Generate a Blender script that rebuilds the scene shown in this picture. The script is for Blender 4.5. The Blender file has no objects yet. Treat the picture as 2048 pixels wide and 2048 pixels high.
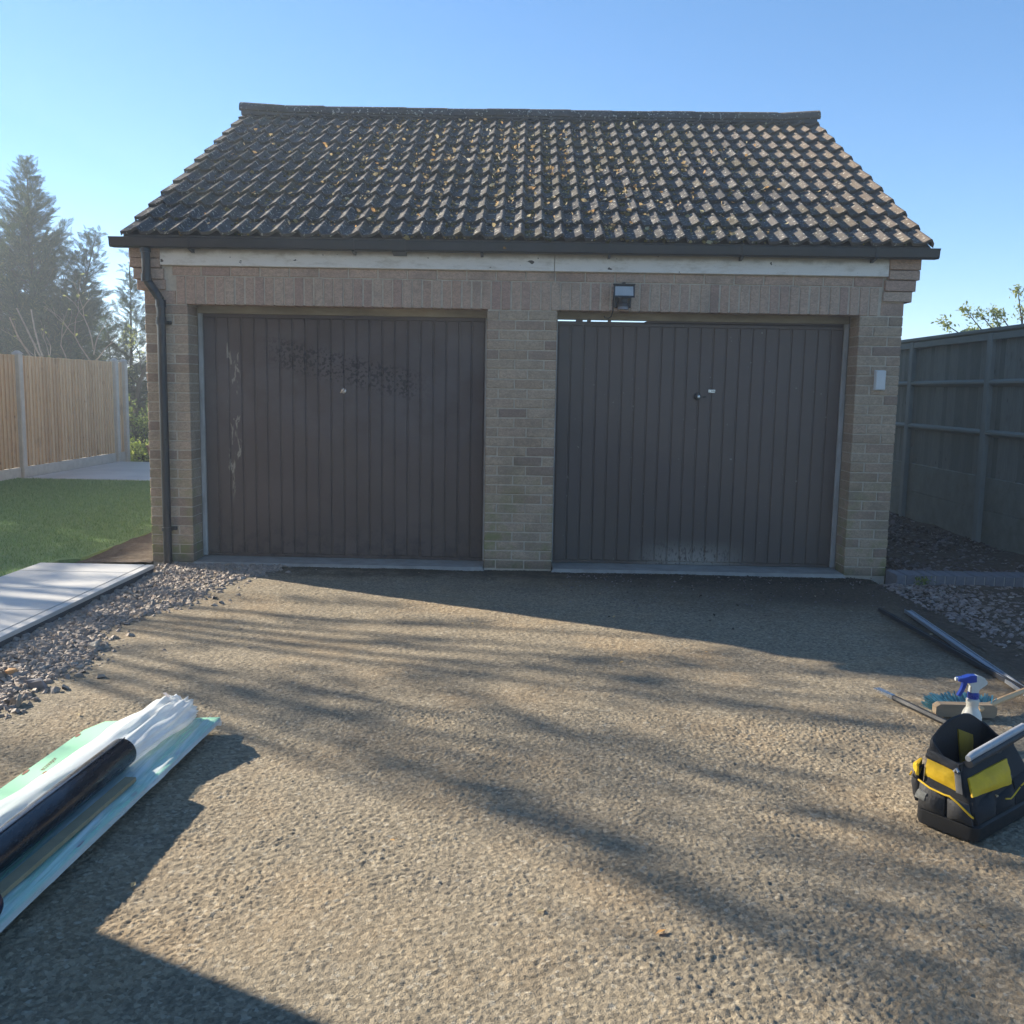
import bpy, math, random
import numpy as np
from mathutils import Matrix, Vector
R = math.radians
rng = np.random.default_rng(7)
random.seed(7)
SC = bpy.context.scene
COL = SC.collection

# ------------------------------------------------------------------ camera
CAM_H = 1.4192
PITCH, ROLL, YAW = .1279, .0179, -.0112
cd = bpy.data.cameras.new("camera")
cam = bpy.data.objects.new("camera", cd)
COL.objects.link(cam)
cd.sensor_width = 36.0
cd.lens = 1893 / 2048 * 36.0
cd.clip_start, cd.clip_end = .05, 2000
_fw = Vector((math.sin(YAW) * math.cos(PITCH), math.cos(YAW) * math.cos(PITCH), -math.sin(PITCH)))
_rt = Vector((math.cos(YAW), -math.sin(YAW), 0))
_up = _rt.cross(_fw)
_r2 = _rt * math.cos(ROLL) + _up * math.sin(ROLL)
_u2 = _up * math.cos(ROLL) - _rt * math.sin(ROLL)
_m = Matrix((_r2, _u2, -_fw)).transposed().to_4x4()
_m.translation = (0, 0, CAM_H)
cam.matrix_world = _m
SC.camera = cam

# ------------------------------------------------------------------ sky, sun, exposure
SUN_EL = R(24.5)
SUN_H = Vector((-.892, .452, 0)).normalized()           # horizontal direction towards the sun
TO_SUN = Vector((SUN_H.x * math.cos(SUN_EL), SUN_H.y * math.cos(SUN_EL), math.sin(SUN_EL)))
world = bpy.data.worlds.new("World")
SC.world = world
world.use_nodes = True
wn = world.node_tree.nodes
sky = wn.new("ShaderNodeTexSky")
sky.sky_type = 'NISHITA'
sky.sun_disc = False
sky.sun_elevation = SUN_EL
sky.sun_rotation = math.atan2(SUN_H.x, SUN_H.y)
sky.altitude = 50
sky.air_density = .55
sky.dust_density = 0
sky.ozone_density = 1.0
bg = wn["Background"]
bg.inputs[1].default_value = .112
hs_ = wn.new("ShaderNodeHueSaturation")
hs_.inputs["Saturation"].default_value = 1.36
hs_.inputs["Hue"].default_value = .50
gm_ = wn.new("ShaderNodeGamma")
gm_.inputs[1].default_value = .75
world.node_tree.links.new(sky.outputs[0], gm_.inputs[0])
world.node_tree.links.new(gm_.outputs[0], hs_.inputs["Color"])
world.node_tree.links.new(hs_.outputs[0], bg.inputs[0])
sl = bpy.data.lights.new("sun", 'SUN')
sl.energy = 4.0
sl.angle = R(.53)
sl.color = (1.0, .91, .76)
sun = bpy.data.objects.new("sun", sl)
COL.objects.link(sun)
sun.rotation_euler = (-TO_SUN).to_track_quat('-Z', 'Y').to_euler()
sun.location = (-20, 12, 12)
vs = SC.view_settings
vs.view_transform = 'Standard'
vs.look = 'None'
vs.exposure = 1.78
vs.gamma = 1
vs.use_curve_mapping = False


# ------------------------------------------------------------------ object helpers
def tag(o, label=None, cat=None, group=None, kind=None):
    if label: o["label"] = label
    if cat: o["category"] = cat
    if group: o["group"] = group
    if kind: o["kind"] = kind
    return o


def empty(name, loc=(0, 0, 0), label=None, cat=None, group=None, parent=None):
    o = bpy.data.objects.new(name, None)
    o.empty_display_size = .1
    o.location = loc
    COL.objects.link(o)
    if parent: o.parent = parent
    return tag(o, label, cat, group)


def link(name, mesh, parent=None, loc=None, rot=None, scale=None):
    o = bpy.data.objects.new(name, mesh)
    COL.objects.link(o)
    if parent:
        o.parent = parent
    if loc is not None: o.location = loc
    if rot is not None: o.rotation_euler = rot
    if scale is not None: o.scale = scale
    return o


def W(parent):
    """world offset of a parent chain (only translations are used on parents)"""
    v = Vector((0, 0, 0))
    while parent is not None:
        v += parent.location
        parent = parent.parent
    return v


class MB:
    """collects shapes, then links them as one mesh object"""
    def __init__(s): s.v, s.f, s.sm = [], [], []

    def add(s, vs_, fs, smooth=False):
        o = len(s.v)
        s.v += [tuple(p) for p in vs_]
        s.f += [tuple(i + o for i in f) for f in fs]
        s.sm += [smooth] * len(fs)
        return s

    def box(s, x0, x1, y0, y1, z0, z1):
        return s.add([(x0, y0, z0), (x1, y0, z0), (x1, y1, z0), (x0, y1, z0), (x0, y0, z1), (x1, y0, z1), (x1, y1, z1), (x0, y1, z1)],
                     [(0, 3, 2, 1), (4, 5, 6, 7), (0, 1, 5, 4), (1, 2, 6, 5), (2, 3, 7, 6), (3, 0, 4, 7)])

    def bbox(s, x0, x1, y0, y1, z0, z1, b=.004):
        """box with chamfered edges all round"""
        vs_, c = [], []
        for z, i in ((z0, b), (z0 + b, 0), (z1 - b, 0), (z1, b)):
            vs_ += [(x0 + b, y0 + i, z), (x1 - b, y0 + i, z), (x1 - i, y0 + b, z), (x1 - i, y1 - b, z),
                    (x1 - b, y1 - i, z), (x0 + b, y1 - i, z), (x0 + i, y1 - b, z), (x0 + i, y0 + b, z)]
        fs = [tuple(range(7, -1, -1)), tuple(range(24, 32))]
        for k in range(3):
            for j in range(8):
                a, b2 = k * 8 + j, k * 8 + (j + 1) % 8
                fs.append((a, b2, b2 + 8, a + 8))
        return s.add(vs_, fs)

    def hexa(s, p):
        """eight corners: bottom ring 0-3 (ccw from above), top ring 4-7"""
        return s.add(p, [(0, 3, 2, 1), (4, 5, 6, 7), (0, 1, 5, 4), (1, 2, 6, 5), (2, 3, 7, 6), (3, 0, 4, 7)])

    def prism(s, poly, ax, a0, a1):
        """polygon in the two other axes, extruded along axis ax"""
        n = len(poly)
        mk = {0: lambda p, a: (a, p[0], p[1]), 1: lambda p, a: (p[0], a, p[1]), 2: lambda p, a: (p[0], p[1], a)}[ax]
        vs_ = [mk(p, a0) for p in poly] + [mk(p, a1) for p in poly]
        fs = [tuple(range(n))[::-1], tuple(range(n, 2 * n))]
        fs += [(i, (i + 1) % n, (i + 1) % n + n, i + n) for i in range(n)]
        return s.add(vs_, fs)

    def tube(s, pts, rad, n=10, caps=True, squash=1.0):
        pts = [Vector(p) for p in pts]
        if not hasattr(rad, '__len__'): rad = [rad] * len(pts)
        vs_, fs = [], []
        up = Vector((0, 0, 1))
        for i, p in enumerate(pts):
            d = (pts[min(i + 1, len(pts) - 1)] - pts[max(i - 1, 0)]).normalized()
            a = d.cross(up)
            if a.length < .05: a = d.cross(Vector((0, 1, 0)))
            a.normalize()
            b = a.cross(d)
            for k in range(n):
                t = 2 * math.pi * k / n
                vs_.append(p + (a * math.cos(t) + b * math.sin(t) * squash) * rad[i])
        for i in range(len(pts) - 1):
            for k in range(n):
                a0, b0 = i * n + k, i * n + (k + 1) % n
                fs.append((a0, a0 + n, b0 + n, b0))
        if caps:
            fs.append(tuple(range(n)))
            fs.append(tuple(range((len(pts) - 1) * n, len(pts) * n))[::-1])
        return s.add(vs_, fs, True)

    def lathe(s, prof, c, n=16, ax='z'):
        vs_, fs = [], []
        for r, h in prof:
            for k in range(n):
                t = 2 * math.pi * k / n
                q = {'z': (r * math.cos(t), r * math.sin(t), h), 'y': (r * math.cos(t), h, -r * math.sin(t)), 'x': (h, r * math.cos(t), r * math.sin(t))}[ax]
                vs_.append((c[0] + q[0], c[1] + q[1], c[2] + q[2]))
        for i in range(len(prof) - 1):
            for k in range(n):
                a0, b0 = i * n + k, i * n + (k + 1) % n
                fs.append((a0, b0, b0 + n, a0 + n))
        fs.append(tuple(range(n))[::-1])
        fs.append(tuple(range((len(prof) - 1) * n, len(prof) * n)))
        return s.add(vs_, fs, True)

    def mesh(s, name, mat):
        me = bpy.data.meshes.new(name)
        me.from_pydata(s.v, [], s.f)
        me.polygons.foreach_set("use_smooth", s.sm)
        me.materials.append(mat)
        me.update()
        if any(s.sm):
            try: me.set_sharp_from_angle(angle=R(42))
            except Exception: pass
        return me

    def build(s, name, mat, parent=None):
        off = W(parent)
        if off.length: s.v = [(a - off.x, b - off.y, c - off.z) for a, b, c in s.v]
        return link(name, s.mesh(name, mat), parent)


def np_mesh(name, V, F, mat, smooth=False):
    """V (n,3), F (m,k) with k = 3 or 4"""
    V = np.ascontiguousarray(V, dtype=np.float32)
    F = np.ascontiguousarray(F, dtype=np.int32)
    me = bpy.data.meshes.new(name)
    k = F.shape[1]
    me.vertices.add(len(V)); me.vertices.foreach_set("co", V.ravel())
    me.loops.add(F.size); me.loops.foreach_set("vertex_index", F.ravel())
    me.polygons.add(len(F))
    me.polygons.foreach_set("loop_start", np.arange(0, F.size, k, dtype=np.int32))
    me.polygons.foreach_set("use_smooth", np.full(len(F), smooth, dtype=bool))
    me.materials.append(mat)
    me.update(calc_edges=True)
    return me


def rot_mats(rx, ry, rz):
    cx, sx, cy, sy, cz, sz = np.cos(rx), np.sin(rx), np.cos(ry), np.sin(ry), np.cos(rz), np.sin(rz)
    M = np.empty((len(rx), 3, 3))
    M[:, 0, 0] = cz * cy; M[:, 0, 1] = cz * sy * sx - sz * cx; M[:, 0, 2] = cz * sy * cx + sz * sx
    M[:, 1, 0] = sz * cy; M[:, 1, 1] = sz * sy * sx + cz * cx; M[:, 1, 2] = sz * sy * cx - cz * sx
    M[:, 2, 0] = -sy; M[:, 2, 1] = cy * sx; M[:, 2, 2] = cy * cx
    return M


def scatter(tv, tf, pos, M, scl):
    """copies of a template (tv, tf) with matrices M, scales scl (n,3) or (n,), positions -> V, F"""
    tv = np.asarray(tv, float); tf = np.asarray(tf, int)
    n = len(pos)
    scl = np.asarray(scl, float)
    if scl.ndim == 1: scl = scl[:, None].repeat(3, 1)
    P = tv[None] * scl[:, None, :]
    P = np.einsum('nij,nvj->nvi', M, P) + np.asarray(pos)[:, None, :]
    F = tf[None] + (np.arange(n) * len(tv))[:, None, None]
    return P.reshape(-1, 3), F.reshape(-1, tf.shape[1])


def cat_vf(parts):
    Vs, Fs, o = [], [], 0
    for V, F in parts:
        Vs.append(V); Fs.append(F + o); o += len(V)
    return np.concatenate(Vs), np.concatenate(Fs)


# ------------------------------------------------------------------ material helpers
class G:
    def __init__(s, name, rough=.8, spec=.3):
        s.m = bpy.data.materials.new(name)
        s.m.use_nodes = True
        s.t = s.m.node_tree
        s.n = s.t.nodes
        s.p = s.n["Principled BSDF"]
        s.out = s.n["Material Output"]
        s.p.inputs["Roughness"].default_value = rough
        s.p.inputs["Specular IOR Level"].default_value = spec
        s._pos = None

    def lk(s, a, b): s.t.links.new(a, b)

    def node(s, typ, **kw):
        nd = s.n.new(typ)
        for k, v in kw.items(): setattr(nd, k, v)
        return nd

    def pos(s):
        if s._pos is None: s._pos = s.node("ShaderNodeNewGeometry").outputs["Position"]
        return s._pos

    def obj(s): return s.node("ShaderNodeTexCoord").outputs["Object"]

    def mapv(s, v, scale=(1, 1, 1), loc=(0, 0, 0), rot=(0, 0, 0)):
        nd = s.node("ShaderNodeMapping")
        nd.inputs["Scale"].default_value = scale
        nd.inputs["Location"].default_value = loc
        nd.inputs["Rotation"].default_value = rot
        s.lk(v, nd.inputs["Vector"])
        return nd.outputs[0]

    def noise(s, v, scale, detail=4, rough=.6, dist=0):
        nd = s.node("ShaderNodeTexNoise")
        nd.inputs["Scale"].default_value = scale
        nd.inputs["Detail"].default_value = detail
        nd.inputs["Roughness"].default_value = rough
        nd.inputs["Distortion"].default_value = dist
        s.lk(v, nd.inputs["Vector"])
        return nd.outputs["Fac"]

    def voro(s, v, scale, out="Distance", feature='F1'):
        nd = s.node("ShaderNodeTexVoronoi", feature=feature)
        nd.inputs["Scale"].default_value = scale
        s.lk(v, nd.inputs["Vector"])
        return nd.outputs[out]

    def ramp(s, f, stops):
        nd = s.node("ShaderNodeValToRGB")
        e = nd.color_ramp.elements
        while len(e) < len(stops): e.new(.5)
        for k, (p, c) in enumerate(stops):
            e[k].position = p
            if not hasattr(c, '__len__'): c = (c, c, c)
            e[k].color = (*c[:3], 1)
        s.lk(f, nd.inputs[0])
        return nd.outputs[0]

    def mix(s, f, a, b, mode='MIX'):
        nd = s.node("ShaderNodeMix", data_type='RGBA', blend_type=mode)
        for val, sock in ((f, nd.inputs[0]), (a, nd.inputs[6]), (b, nd.inputs[7])):
            if hasattr(val, 'is_linked'): s.lk(val, sock)
            elif hasattr(val, '__len__'): sock.default_value = (*val[:3], 1)
            else: sock.default_value = val
        return nd.outputs[2]

    def math(s, op, a, b=None, clamp=False):
        nd = s.node("ShaderNodeMath", operation=op, use_clamp=clamp)
        for val, sock in ((a, nd.inputs[0]), (b, nd.inputs[1])):
            if val is None: continue
            if hasattr(val, 'is_linked'): s.lk(val, sock)
            else: sock.default_value = val
        return nd.outputs[0]

    def sep(s, v):
        nd = s.node("ShaderNodeSeparateXYZ")
        s.lk(v, nd.inputs[0])
        return nd.outputs

    def rng(s, v, a, b, c=0., d=1.):
        nd = s.node("ShaderNodeMapRange")
        nd.interpolation_type = 'SMOOTHSTEP'
        for k, x in enumerate((a, b, c, d)): nd.inputs[k + 1].default_value = x
        s.lk(v, nd.inputs[0])
        return nd.outputs[0]

    def band(s, v, lo0, lo1, hi0, hi1):
        return s.math('MULTIPLY', s.rng(v, lo0, lo1), s.rng(v, hi0, hi1, 1, 0))

    def rand(s): return s.node("ShaderNodeObjectInfo").outputs["Random"]

    def island(s): return s.node("ShaderNodeNewGeometry").outputs["Random Per Island"]

    def col(s, c):
        if hasattr(c, 'is_linked'): s.lk(c, s.p.inputs["Base Color"])
        else: s.p.inputs["Base Color"].default_value = (*c[:3], 1)
        return s

    def rough(s, r):
        if hasattr(r, 'is_linked'): s.lk(r, s.p.inputs["Roughness"])
        else: s.p.inputs["Roughness"].default_value = r
        return s

    def bump(s, h, strength=.5, dist=.01):
        nd = s.node("ShaderNodeBump")
        nd.inputs["Strength"].default_value = strength
        nd.inputs["Distance"].default_value = dist
        s.lk(h, nd.inputs["Height"])
        s.lk(nd.outputs[0], s.p.inputs["Normal"])
        return s

    def two_sided_leaf(s, c, trans=.35):
        """diffuse + translucent light through thin leaves"""
        tr = s.node("ShaderNodeBsdfTranslucent")
        mx = s.node("ShaderNodeMixShader")
        mx.inputs[0].default_value = trans
        s.col(c)
        if hasattr(c, 'is_linked'): s.lk(c, tr.inputs[0])
        else: tr.inputs[0].default_value = (*c[:3], 1)
        s.lk(s.p.outputs[0], mx.inputs[1]); s.lk(tr.outputs[0], mx.inputs[2])
        s.lk(mx.outputs[0], s.out.inputs[0])
        return s


def simple(name, c1, c2=None, scale=8, rough=.7, spec=.3, bump=0, bscale=None, metal=0, stretch=(1, 1, 1), bd=.004):
    g = G(name, rough, spec)
    v = g.mapv(g.obj(), stretch)
    if c2 is None: c2 = tuple(x * .75 for x in c1)
    f = g.noise(v, scale, 5, .65)
    g.col(g.ramp(f, [(.3, c2), (.7, c1)]))
    g.p.inputs["Metallic"].default_value = metal
    g.rough(g.rng(f, .2, .8, max(.05, rough - .08), min(1, rough + .08)))
    if bump: g.bump(g.noise(v, bscale or scale * 6, 4), bump, bd)
    return g.m


# ---- bricks
def brick_mat(name, stops, algae=0.0):
    g = G(name, .9, .2)
    P = g.pos()
    base = g.ramp(g.rand(), stops)
    fine = g.noise(P, 150, 3, .7)
    wob = g.noise(g.mapv(P, (1, 1, 1.6)), 42, 4, .65, 1.2)
    c = g.mix(g.rng(wob, .35, .68), g.mix(.42, base, (.12, .10, .085)), base)
    c = g.mix(g.math('MULTIPLY', g.rng(fine, .55, .75), .45), c, (.50, .45, .39))
    c = g.mix(g.math('MULTIPLY', g.rng(g.noise(P, 3.2, 3), .5, .72), .35), c, (.13, .115, .10))
    if algae:
        z = g.sep(P)
        low = g.rng(z[2], .05, 1.05, 1, 0)
        patch = g.rng(g.noise(P, 4.5, 5, .65), .42, .68)
        c = g.mix(g.math('MULTIPLY', g.math('MULTIPLY', low, patch), algae), c, (.21, .23, .075))
        c = g.mix(g.math('MULTIPLY', g.rng(z[2], .02, .14, 1, 0), .5), c, (.09, .08, .06))
    g.col(c)
    g.bump(g.math('ADD', g.math('MULTIPLY', wob, .9), g.math('MULTIPLY', fine, .35)), .75, .006)
    return g.m


BUFF = [(0, (.42, .30, .205)), (.2, (.53, .40, .28)), (.45, (.49, .375, .265)), (.62, (.57, .43, .305)), (.8, (.47, .33, .235)), (.94, (.38, .275, .205)), (1, (.33, .235, .18))]
PINK = [(0, (.53, .345, .25)), (.3, (.58, .405, .30)), (.55, (.55, .385, .285)), (.75, (.60, .44, .325)), (1, (.48, .31, .24))]
m_brick = brick_mat("brick_buff", BUFF, .9)
m_brick_pink = brick_mat("brick_pinkish", PINK)
m_mortar = simple("mortar", (.60, .52, .41), (.44, .38, .30), 30, .95, .1, .5, 90)
m_fascia = G("white_fascia_paint", .55, .4)
_g = m_fascia
_P = _g.pos()
_c = _g.mix(_g.rng(_g.noise(_g.mapv(_P, (1, 1, 3)), 5, 6, .7), .45, .75), (.78, .73, .66), (.56, .50, .41))
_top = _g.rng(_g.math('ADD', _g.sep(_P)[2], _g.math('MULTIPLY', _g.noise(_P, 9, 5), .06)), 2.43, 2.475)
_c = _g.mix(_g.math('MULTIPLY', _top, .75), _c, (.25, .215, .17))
_c = _g.mix(_g.rng(_g.noise(_g.mapv(_P, (1, 1, 1.5)), 14, 3, .5), .705, .73), _c, (.10, .085, .07))
_g.col(_c).bump(_g.noise(_g.mapv(_P, (.3, 1, 3)), 40, 4), .25, .003)
m_fascia = _g.m
m_gutter = simple("black_gutter_plastic", (.035, .036, .04), (.024, .025, .028), 5, .38, .5)
m_pipe = simple("black_pipe_plastic", (.030, .031, .035), (.020, .021, .024), 6, .35, .5)
m_frame = simple("weathered_frame_timber", (.40, .34, .25), (.24, .20, .15), 14, .85, .2, .4, 60, stretch=(.25, 1, 1))
m_jamb = simple("peeling_white_jamb", (.50, .50, .485), (.28, .26, .23), 16, .7, .3, .4, 60, stretch=(1, 1, .3))
m_conc = simple("concrete", (.36, .35, .32), (.25, .24, .22), 9, .9, .2, .4, 90)


def door_mat(name, kind):
    g = G(name, .42, .5)
    P = g.pos()
    x, y, z = g.sep(P)
    big = g.noise(P, 2.2, 4, .6)
    c = g.ramp(big, [(.3, (.088, .063, .054)), (.7, (.116, .084, .072))])
    fine = g.noise(P, 120, 3, .7)
    if kind == 0:
        # chalky run of bare patches down one panel, dark rubbed-through blotches round the handle, damp foot
        px = g.math('ADD', x, g.math('MULTIPLY', g.math('SUBTRACT', g.noise(g.mapv(P, (1, 1, .9)), 5, 2), .5), .11))
        run = g.math('MULTIPLY', g.band(px, -2.40, -2.385, -2.295, -2.28), g.band(z, .42, .75, 1.72, 1.84))
        run = g.math('MULTIPLY', run, g.rng(g.noise(g.mapv(P, (1, 1, .22)), 26, 4, .6, 1.0), .53, .58))
        c = g.mix(g.math('MULTIPLY', run, .75), c, (.42, .37, .29))
        bloom = g.math('MULTIPLY', g.band(z, .75, 1.25, 1.8, 1.97), g.rng(g.noise(P, 2.6, 5, .65), .35, .62))
        c = g.mix(g.math('MULTIPLY', bloom, .30), c, (.17, .15, .155))
        bx = g.math('MULTIPLY', g.band(x, -2.15, -1.9, -1.0, -.7), g.band(g.math('ADD', z, g.math('MULTIPLY', x, .22)), 1.08, 1.18, 1.32, 1.4))
        bl = g.math('MULTIPLY', bx, g.rng(g.noise(P, 40, 4, .6), .50, .56))
        c = g.mix(g.math('MULTIPLY', bl, .9), c, (.030, .018, .017))
        foot = g.math('MULTIPLY', g.rng(z, .08, .42, 1, 0), g.rng(g.noise(P, 11, 5, .7), .45, .62))
        c = g.mix(g.math('MULTIPLY', foot, .6), c, (.030, .026, .025))
        speck = g.math('MULTIPLY', g.band(z, .9, 1.2, 1.9, 2.0), g.rng(fine, .6, .7))
        c = g.mix(g.math('MULTIPLY', speck, .28), c, (.16, .15, .16))
        rr = g.math('ADD', g.rng(big, .3, .7, .40, .52), g.math('MULTIPLY', bl, -.12))
    else:
        foot = g.math('MULTIPLY', g.math('MULTIPLY', g.band(x, .8, 1.3, 1.45, 1.95), g.rng(z, .06, .26, 1, 0)),
                      g.rng(g.noise(g.mapv(P, (1, 1, .45)), 60, 4, .6), .36, .48))
        c = g.mix(g.math('MULTIPLY', foot, .95), c, (.50, .47, .41))
        sp = g.rng(g.noise(P, 26, 2, .4), .735, .76)
        c = g.mix(g.math('MULTIPLY', sp, .5), c, (.35, .33, .30))
        low = g.rng(z, .1, .9, .5, 0)
        c = g.mix(low, c, (.085, .073, .060))
        rr = g.rng(big, .3, .7, .40, .50)
    g.col(c).rough(rr)
    g.bump(g.math('ADD', g.math('MULTIPLY', fine, .5), g.math('MULTIPLY', g.noise(P, 9, 3), 2)), .10, .003)
    return g.m


m_door = [door_mat("brown_door_worn", 0), door_mat("brown_door_clean", 1)]
m_chrome = simple("dull_chrome", (.62, .62, .62), (.45, .45, .46), 30, .28, .5, metal=.9)
m_blackplastic = simple("black_plastic", (.022, .022, .024), (.016, .016, .018), 12, .4, .5)
m_dark = simple("dark_interior", (.03, .028, .026), None, 5, .9)

# ---- roof tile
g = G("weathered_concrete_tile", .92, .12)
P = g.pos()
b = g.ramp(g.rand(), [(0, (.072, .069, .070)), (.5, (.096, .091, .089)), (1, (.124, .113, .106))])
b = g.mix(g.rng(g.noise(P, 7, 5, .7), .45, .7), b, (.058, .055, .055))
b = g.mix(g.math('MULTIPLY', g.rng(g.noise(P, 38, 4, .6), .59, .64), .85), b, (.48, .46, .40))
b = g.mix(g.math('MULTIPLY', g.rng(g.noise(P, 2.2, 3), .5, .66), .45), b, (.10, .085, .05))
_xs = g.rng(g.math('ADD', g.sep(P)[0], g.math('MULTIPLY', g.sep(P)[2], .35)), 2.9, 4.2)
b = g.mix(g.math('MULTIPLY', _xs, .35), b, (.26, .185, .12))
g.col(b).bump(g.noise(P, 110, 4, .7), .5, .004)
m_tile = g.m
g = G("moss_on_tiles", .95, .1)
g.two_sided_leaf(g.ramp(g.island(), [(0, (.05, .052, .022)), (.3, (.11, .10, .035)), (.6, (.26, .19, .065)), (.8, (.20, .12, .05)), (.93, (.34, .27, .12)), (1, (.40, .37, .24))]), .12)
m_moss = g.m
g = G("dry_leaves", .8, .2)
g.two_sided_leaf(g.ramp(g.island(), [(0, (.50, .27, .10)), (.25, (.52, .36, .17)), (.5, (.40, .32, .18)), (.7, (.52, .45, .28)), (.88, (.28, .19, .10)), (1, (.62, .58, .46))]), .3)
m_leaf_dry = g.m

# ---- ground materials
g = G("worn_tarmac", .92, .18)
P = g.pos()
x, y, z = g.sep(P)
f1 = g.noise(P, 1.1, 5, .6)
f2 = g.noise(P, 55, 4, .7)
c = g.ramp(f2, [(.30, (.135, .113, .082)), (.5, (.25, .208, .148)), (.72, (.38, .315, .222))])
c = g.mix(g.math('MULTIPLY', g.rng(f1, .44, .66), .6), c, (.36, .25, .14))
c = g.mix(g.math('MULTIPLY', g.rng(g.noise(P, 2.6, 4, .6), .55, .7), .4), c, (.16, .138, .115))
_vc = g.node("ShaderNodeTexVoronoi"); _vc.inputs["Scale"].default_value = 82
g.lk(P, _vc.inputs["Vector"])
_vs = g.node("ShaderNodeSeparateColor"); g.lk(_vc.outputs["Color"], _vs.inputs[0])
c = g.mix(.42, c, g.ramp(_vs.outputs[0], [(0, (.075, .064, .05)), (.35, (.195, .163, .118)), (.7, (.31, .258, .182)), (.92, (.43, .36, .255)), (1, (.52, .47, .38))]))
# leaf mould washed up against the garage and along the right-hand verge
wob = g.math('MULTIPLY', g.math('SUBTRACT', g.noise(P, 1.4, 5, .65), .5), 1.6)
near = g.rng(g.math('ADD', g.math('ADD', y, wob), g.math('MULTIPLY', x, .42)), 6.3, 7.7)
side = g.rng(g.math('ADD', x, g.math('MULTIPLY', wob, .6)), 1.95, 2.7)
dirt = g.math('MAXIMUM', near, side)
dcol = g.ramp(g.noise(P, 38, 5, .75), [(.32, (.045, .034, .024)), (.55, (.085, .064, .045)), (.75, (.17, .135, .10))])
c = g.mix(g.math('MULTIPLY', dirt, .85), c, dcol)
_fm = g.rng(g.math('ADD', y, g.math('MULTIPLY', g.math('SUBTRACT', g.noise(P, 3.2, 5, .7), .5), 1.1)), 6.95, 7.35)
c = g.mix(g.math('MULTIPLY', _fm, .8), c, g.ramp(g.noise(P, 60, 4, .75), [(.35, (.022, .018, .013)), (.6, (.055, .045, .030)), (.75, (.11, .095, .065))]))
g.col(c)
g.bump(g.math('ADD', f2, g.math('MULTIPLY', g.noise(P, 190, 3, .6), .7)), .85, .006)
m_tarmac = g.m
g = G("soil", .95, .1)
P = g.pos()
g.col(g.ramp(g.noise(P, 22, 6, .75), [(.3, (.06, .046, .034)), (.55, (.12, .093, .07)), (.75, (.21, .17, .13))]))
g.bump(g.noise(P, 30, 6, .7), .9, .02)
m_soil = g.m
g = G("rough_grass_ground", .95, .1)
P = g.pos()
g.col(g.mix(g.rng(g.noise(P, .5, 4), .4, .6), g.ramp(g.noise(P, 14, 5), [(.3, (.035, .055, .015)), (.7, (.09, .115, .035))]), (.13, .125, .05)))
g.bump(g.noise(P, 9, 5), .6, .05)
m_ground = g.m
g = G("hill_fields", .95, .1)
P = g.pos()
g.col(g.ramp(g.noise(P, .02, 4), [(.35, (.05, .075, .035)), (.65, (.11, .13, .06))]))
m_hill = g.m
g = G("artificial_turf", .85, .15)
P = g.pos()
g.col(g.mix(g.math('MULTIPLY', g.rng(g.noise(P, .9, 4), .4, .7), .4), g.ramp(g.noise(P, 60, 4, .7), [(.3, (.13, .21, .08)), (.7, (.22, .33, .13))]), (.22, .28, .13)))
g.bump(g.noise(P, 160, 3), .8, .01)
m_turf = g.m
g = G("turf_blades", .7, .25)
g.two_sided_leaf(g.ramp(g.island(), [(0, (.13, .22, .08)), (.6, (.20, .32, .12)), (1, (.29, .38, .17))]), .3)
m_blade = g.m
g = G("pale_porcelain", .45, .4)
P = g.pos()
g.col(g.mix(g.rng(g.noise(P, 1.5, 6, .6), .35, .7), (.60, .575, .53), (.50, .48, .445)))
g.bump(g.noise(P, 120, 3), .08, .002)
m_slab = g.m
m_kerbside = simple("slab_edge_grey", (.11, .11, .115), (.07, .07, .075), 12, .8, .2, .3, 60)
g = G("slate_chips", .75, .35)
g.col(g.mix(g.noise(g.pos(), 60, 3), g.ramp(g.island(), [(0, (.17, .14, .12)), (.2, (.27, .22, .18)), (.45, (.35, .275, .215)), (.6, (.42, .33, .245)), (.75, (.24, .20, .18)), (.88, (.46, .38, .29)), (.95, (.46, .28, .16)), (1, (.54, .49, .42))]), (.29, .25, .215)))
g.bump(g.noise(g.pos(), 150, 3), .35, .003)
m_chips = g.m
g = G("purple_slate_chips", .8, .3)
g.col(g.ramp(g.island(), [(0, (.15, .12, .105)), (.4, (.27, .22, .20)), (.7, (.34, .28, .255)), (.9, (.20, .15, .11)), (1, (.46, .41, .36))]))
m_chips2 = g.m
g = G("bark_and_slate", .9, .15)
g.col(g.ramp(g.island(), [(0, (.06, .045, .035)), (.4, (.12, .09, .072)), (.65, (.16, .135, .135)), (.88, (.23, .195, .195)), (1, (.34, .29, .26))]))
m_bark = g.m


def stone_mat(name, c):
    return simple(name, c, tuple(k * .62 for k in c), 24, .85, .25, .5, 60)


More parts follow.
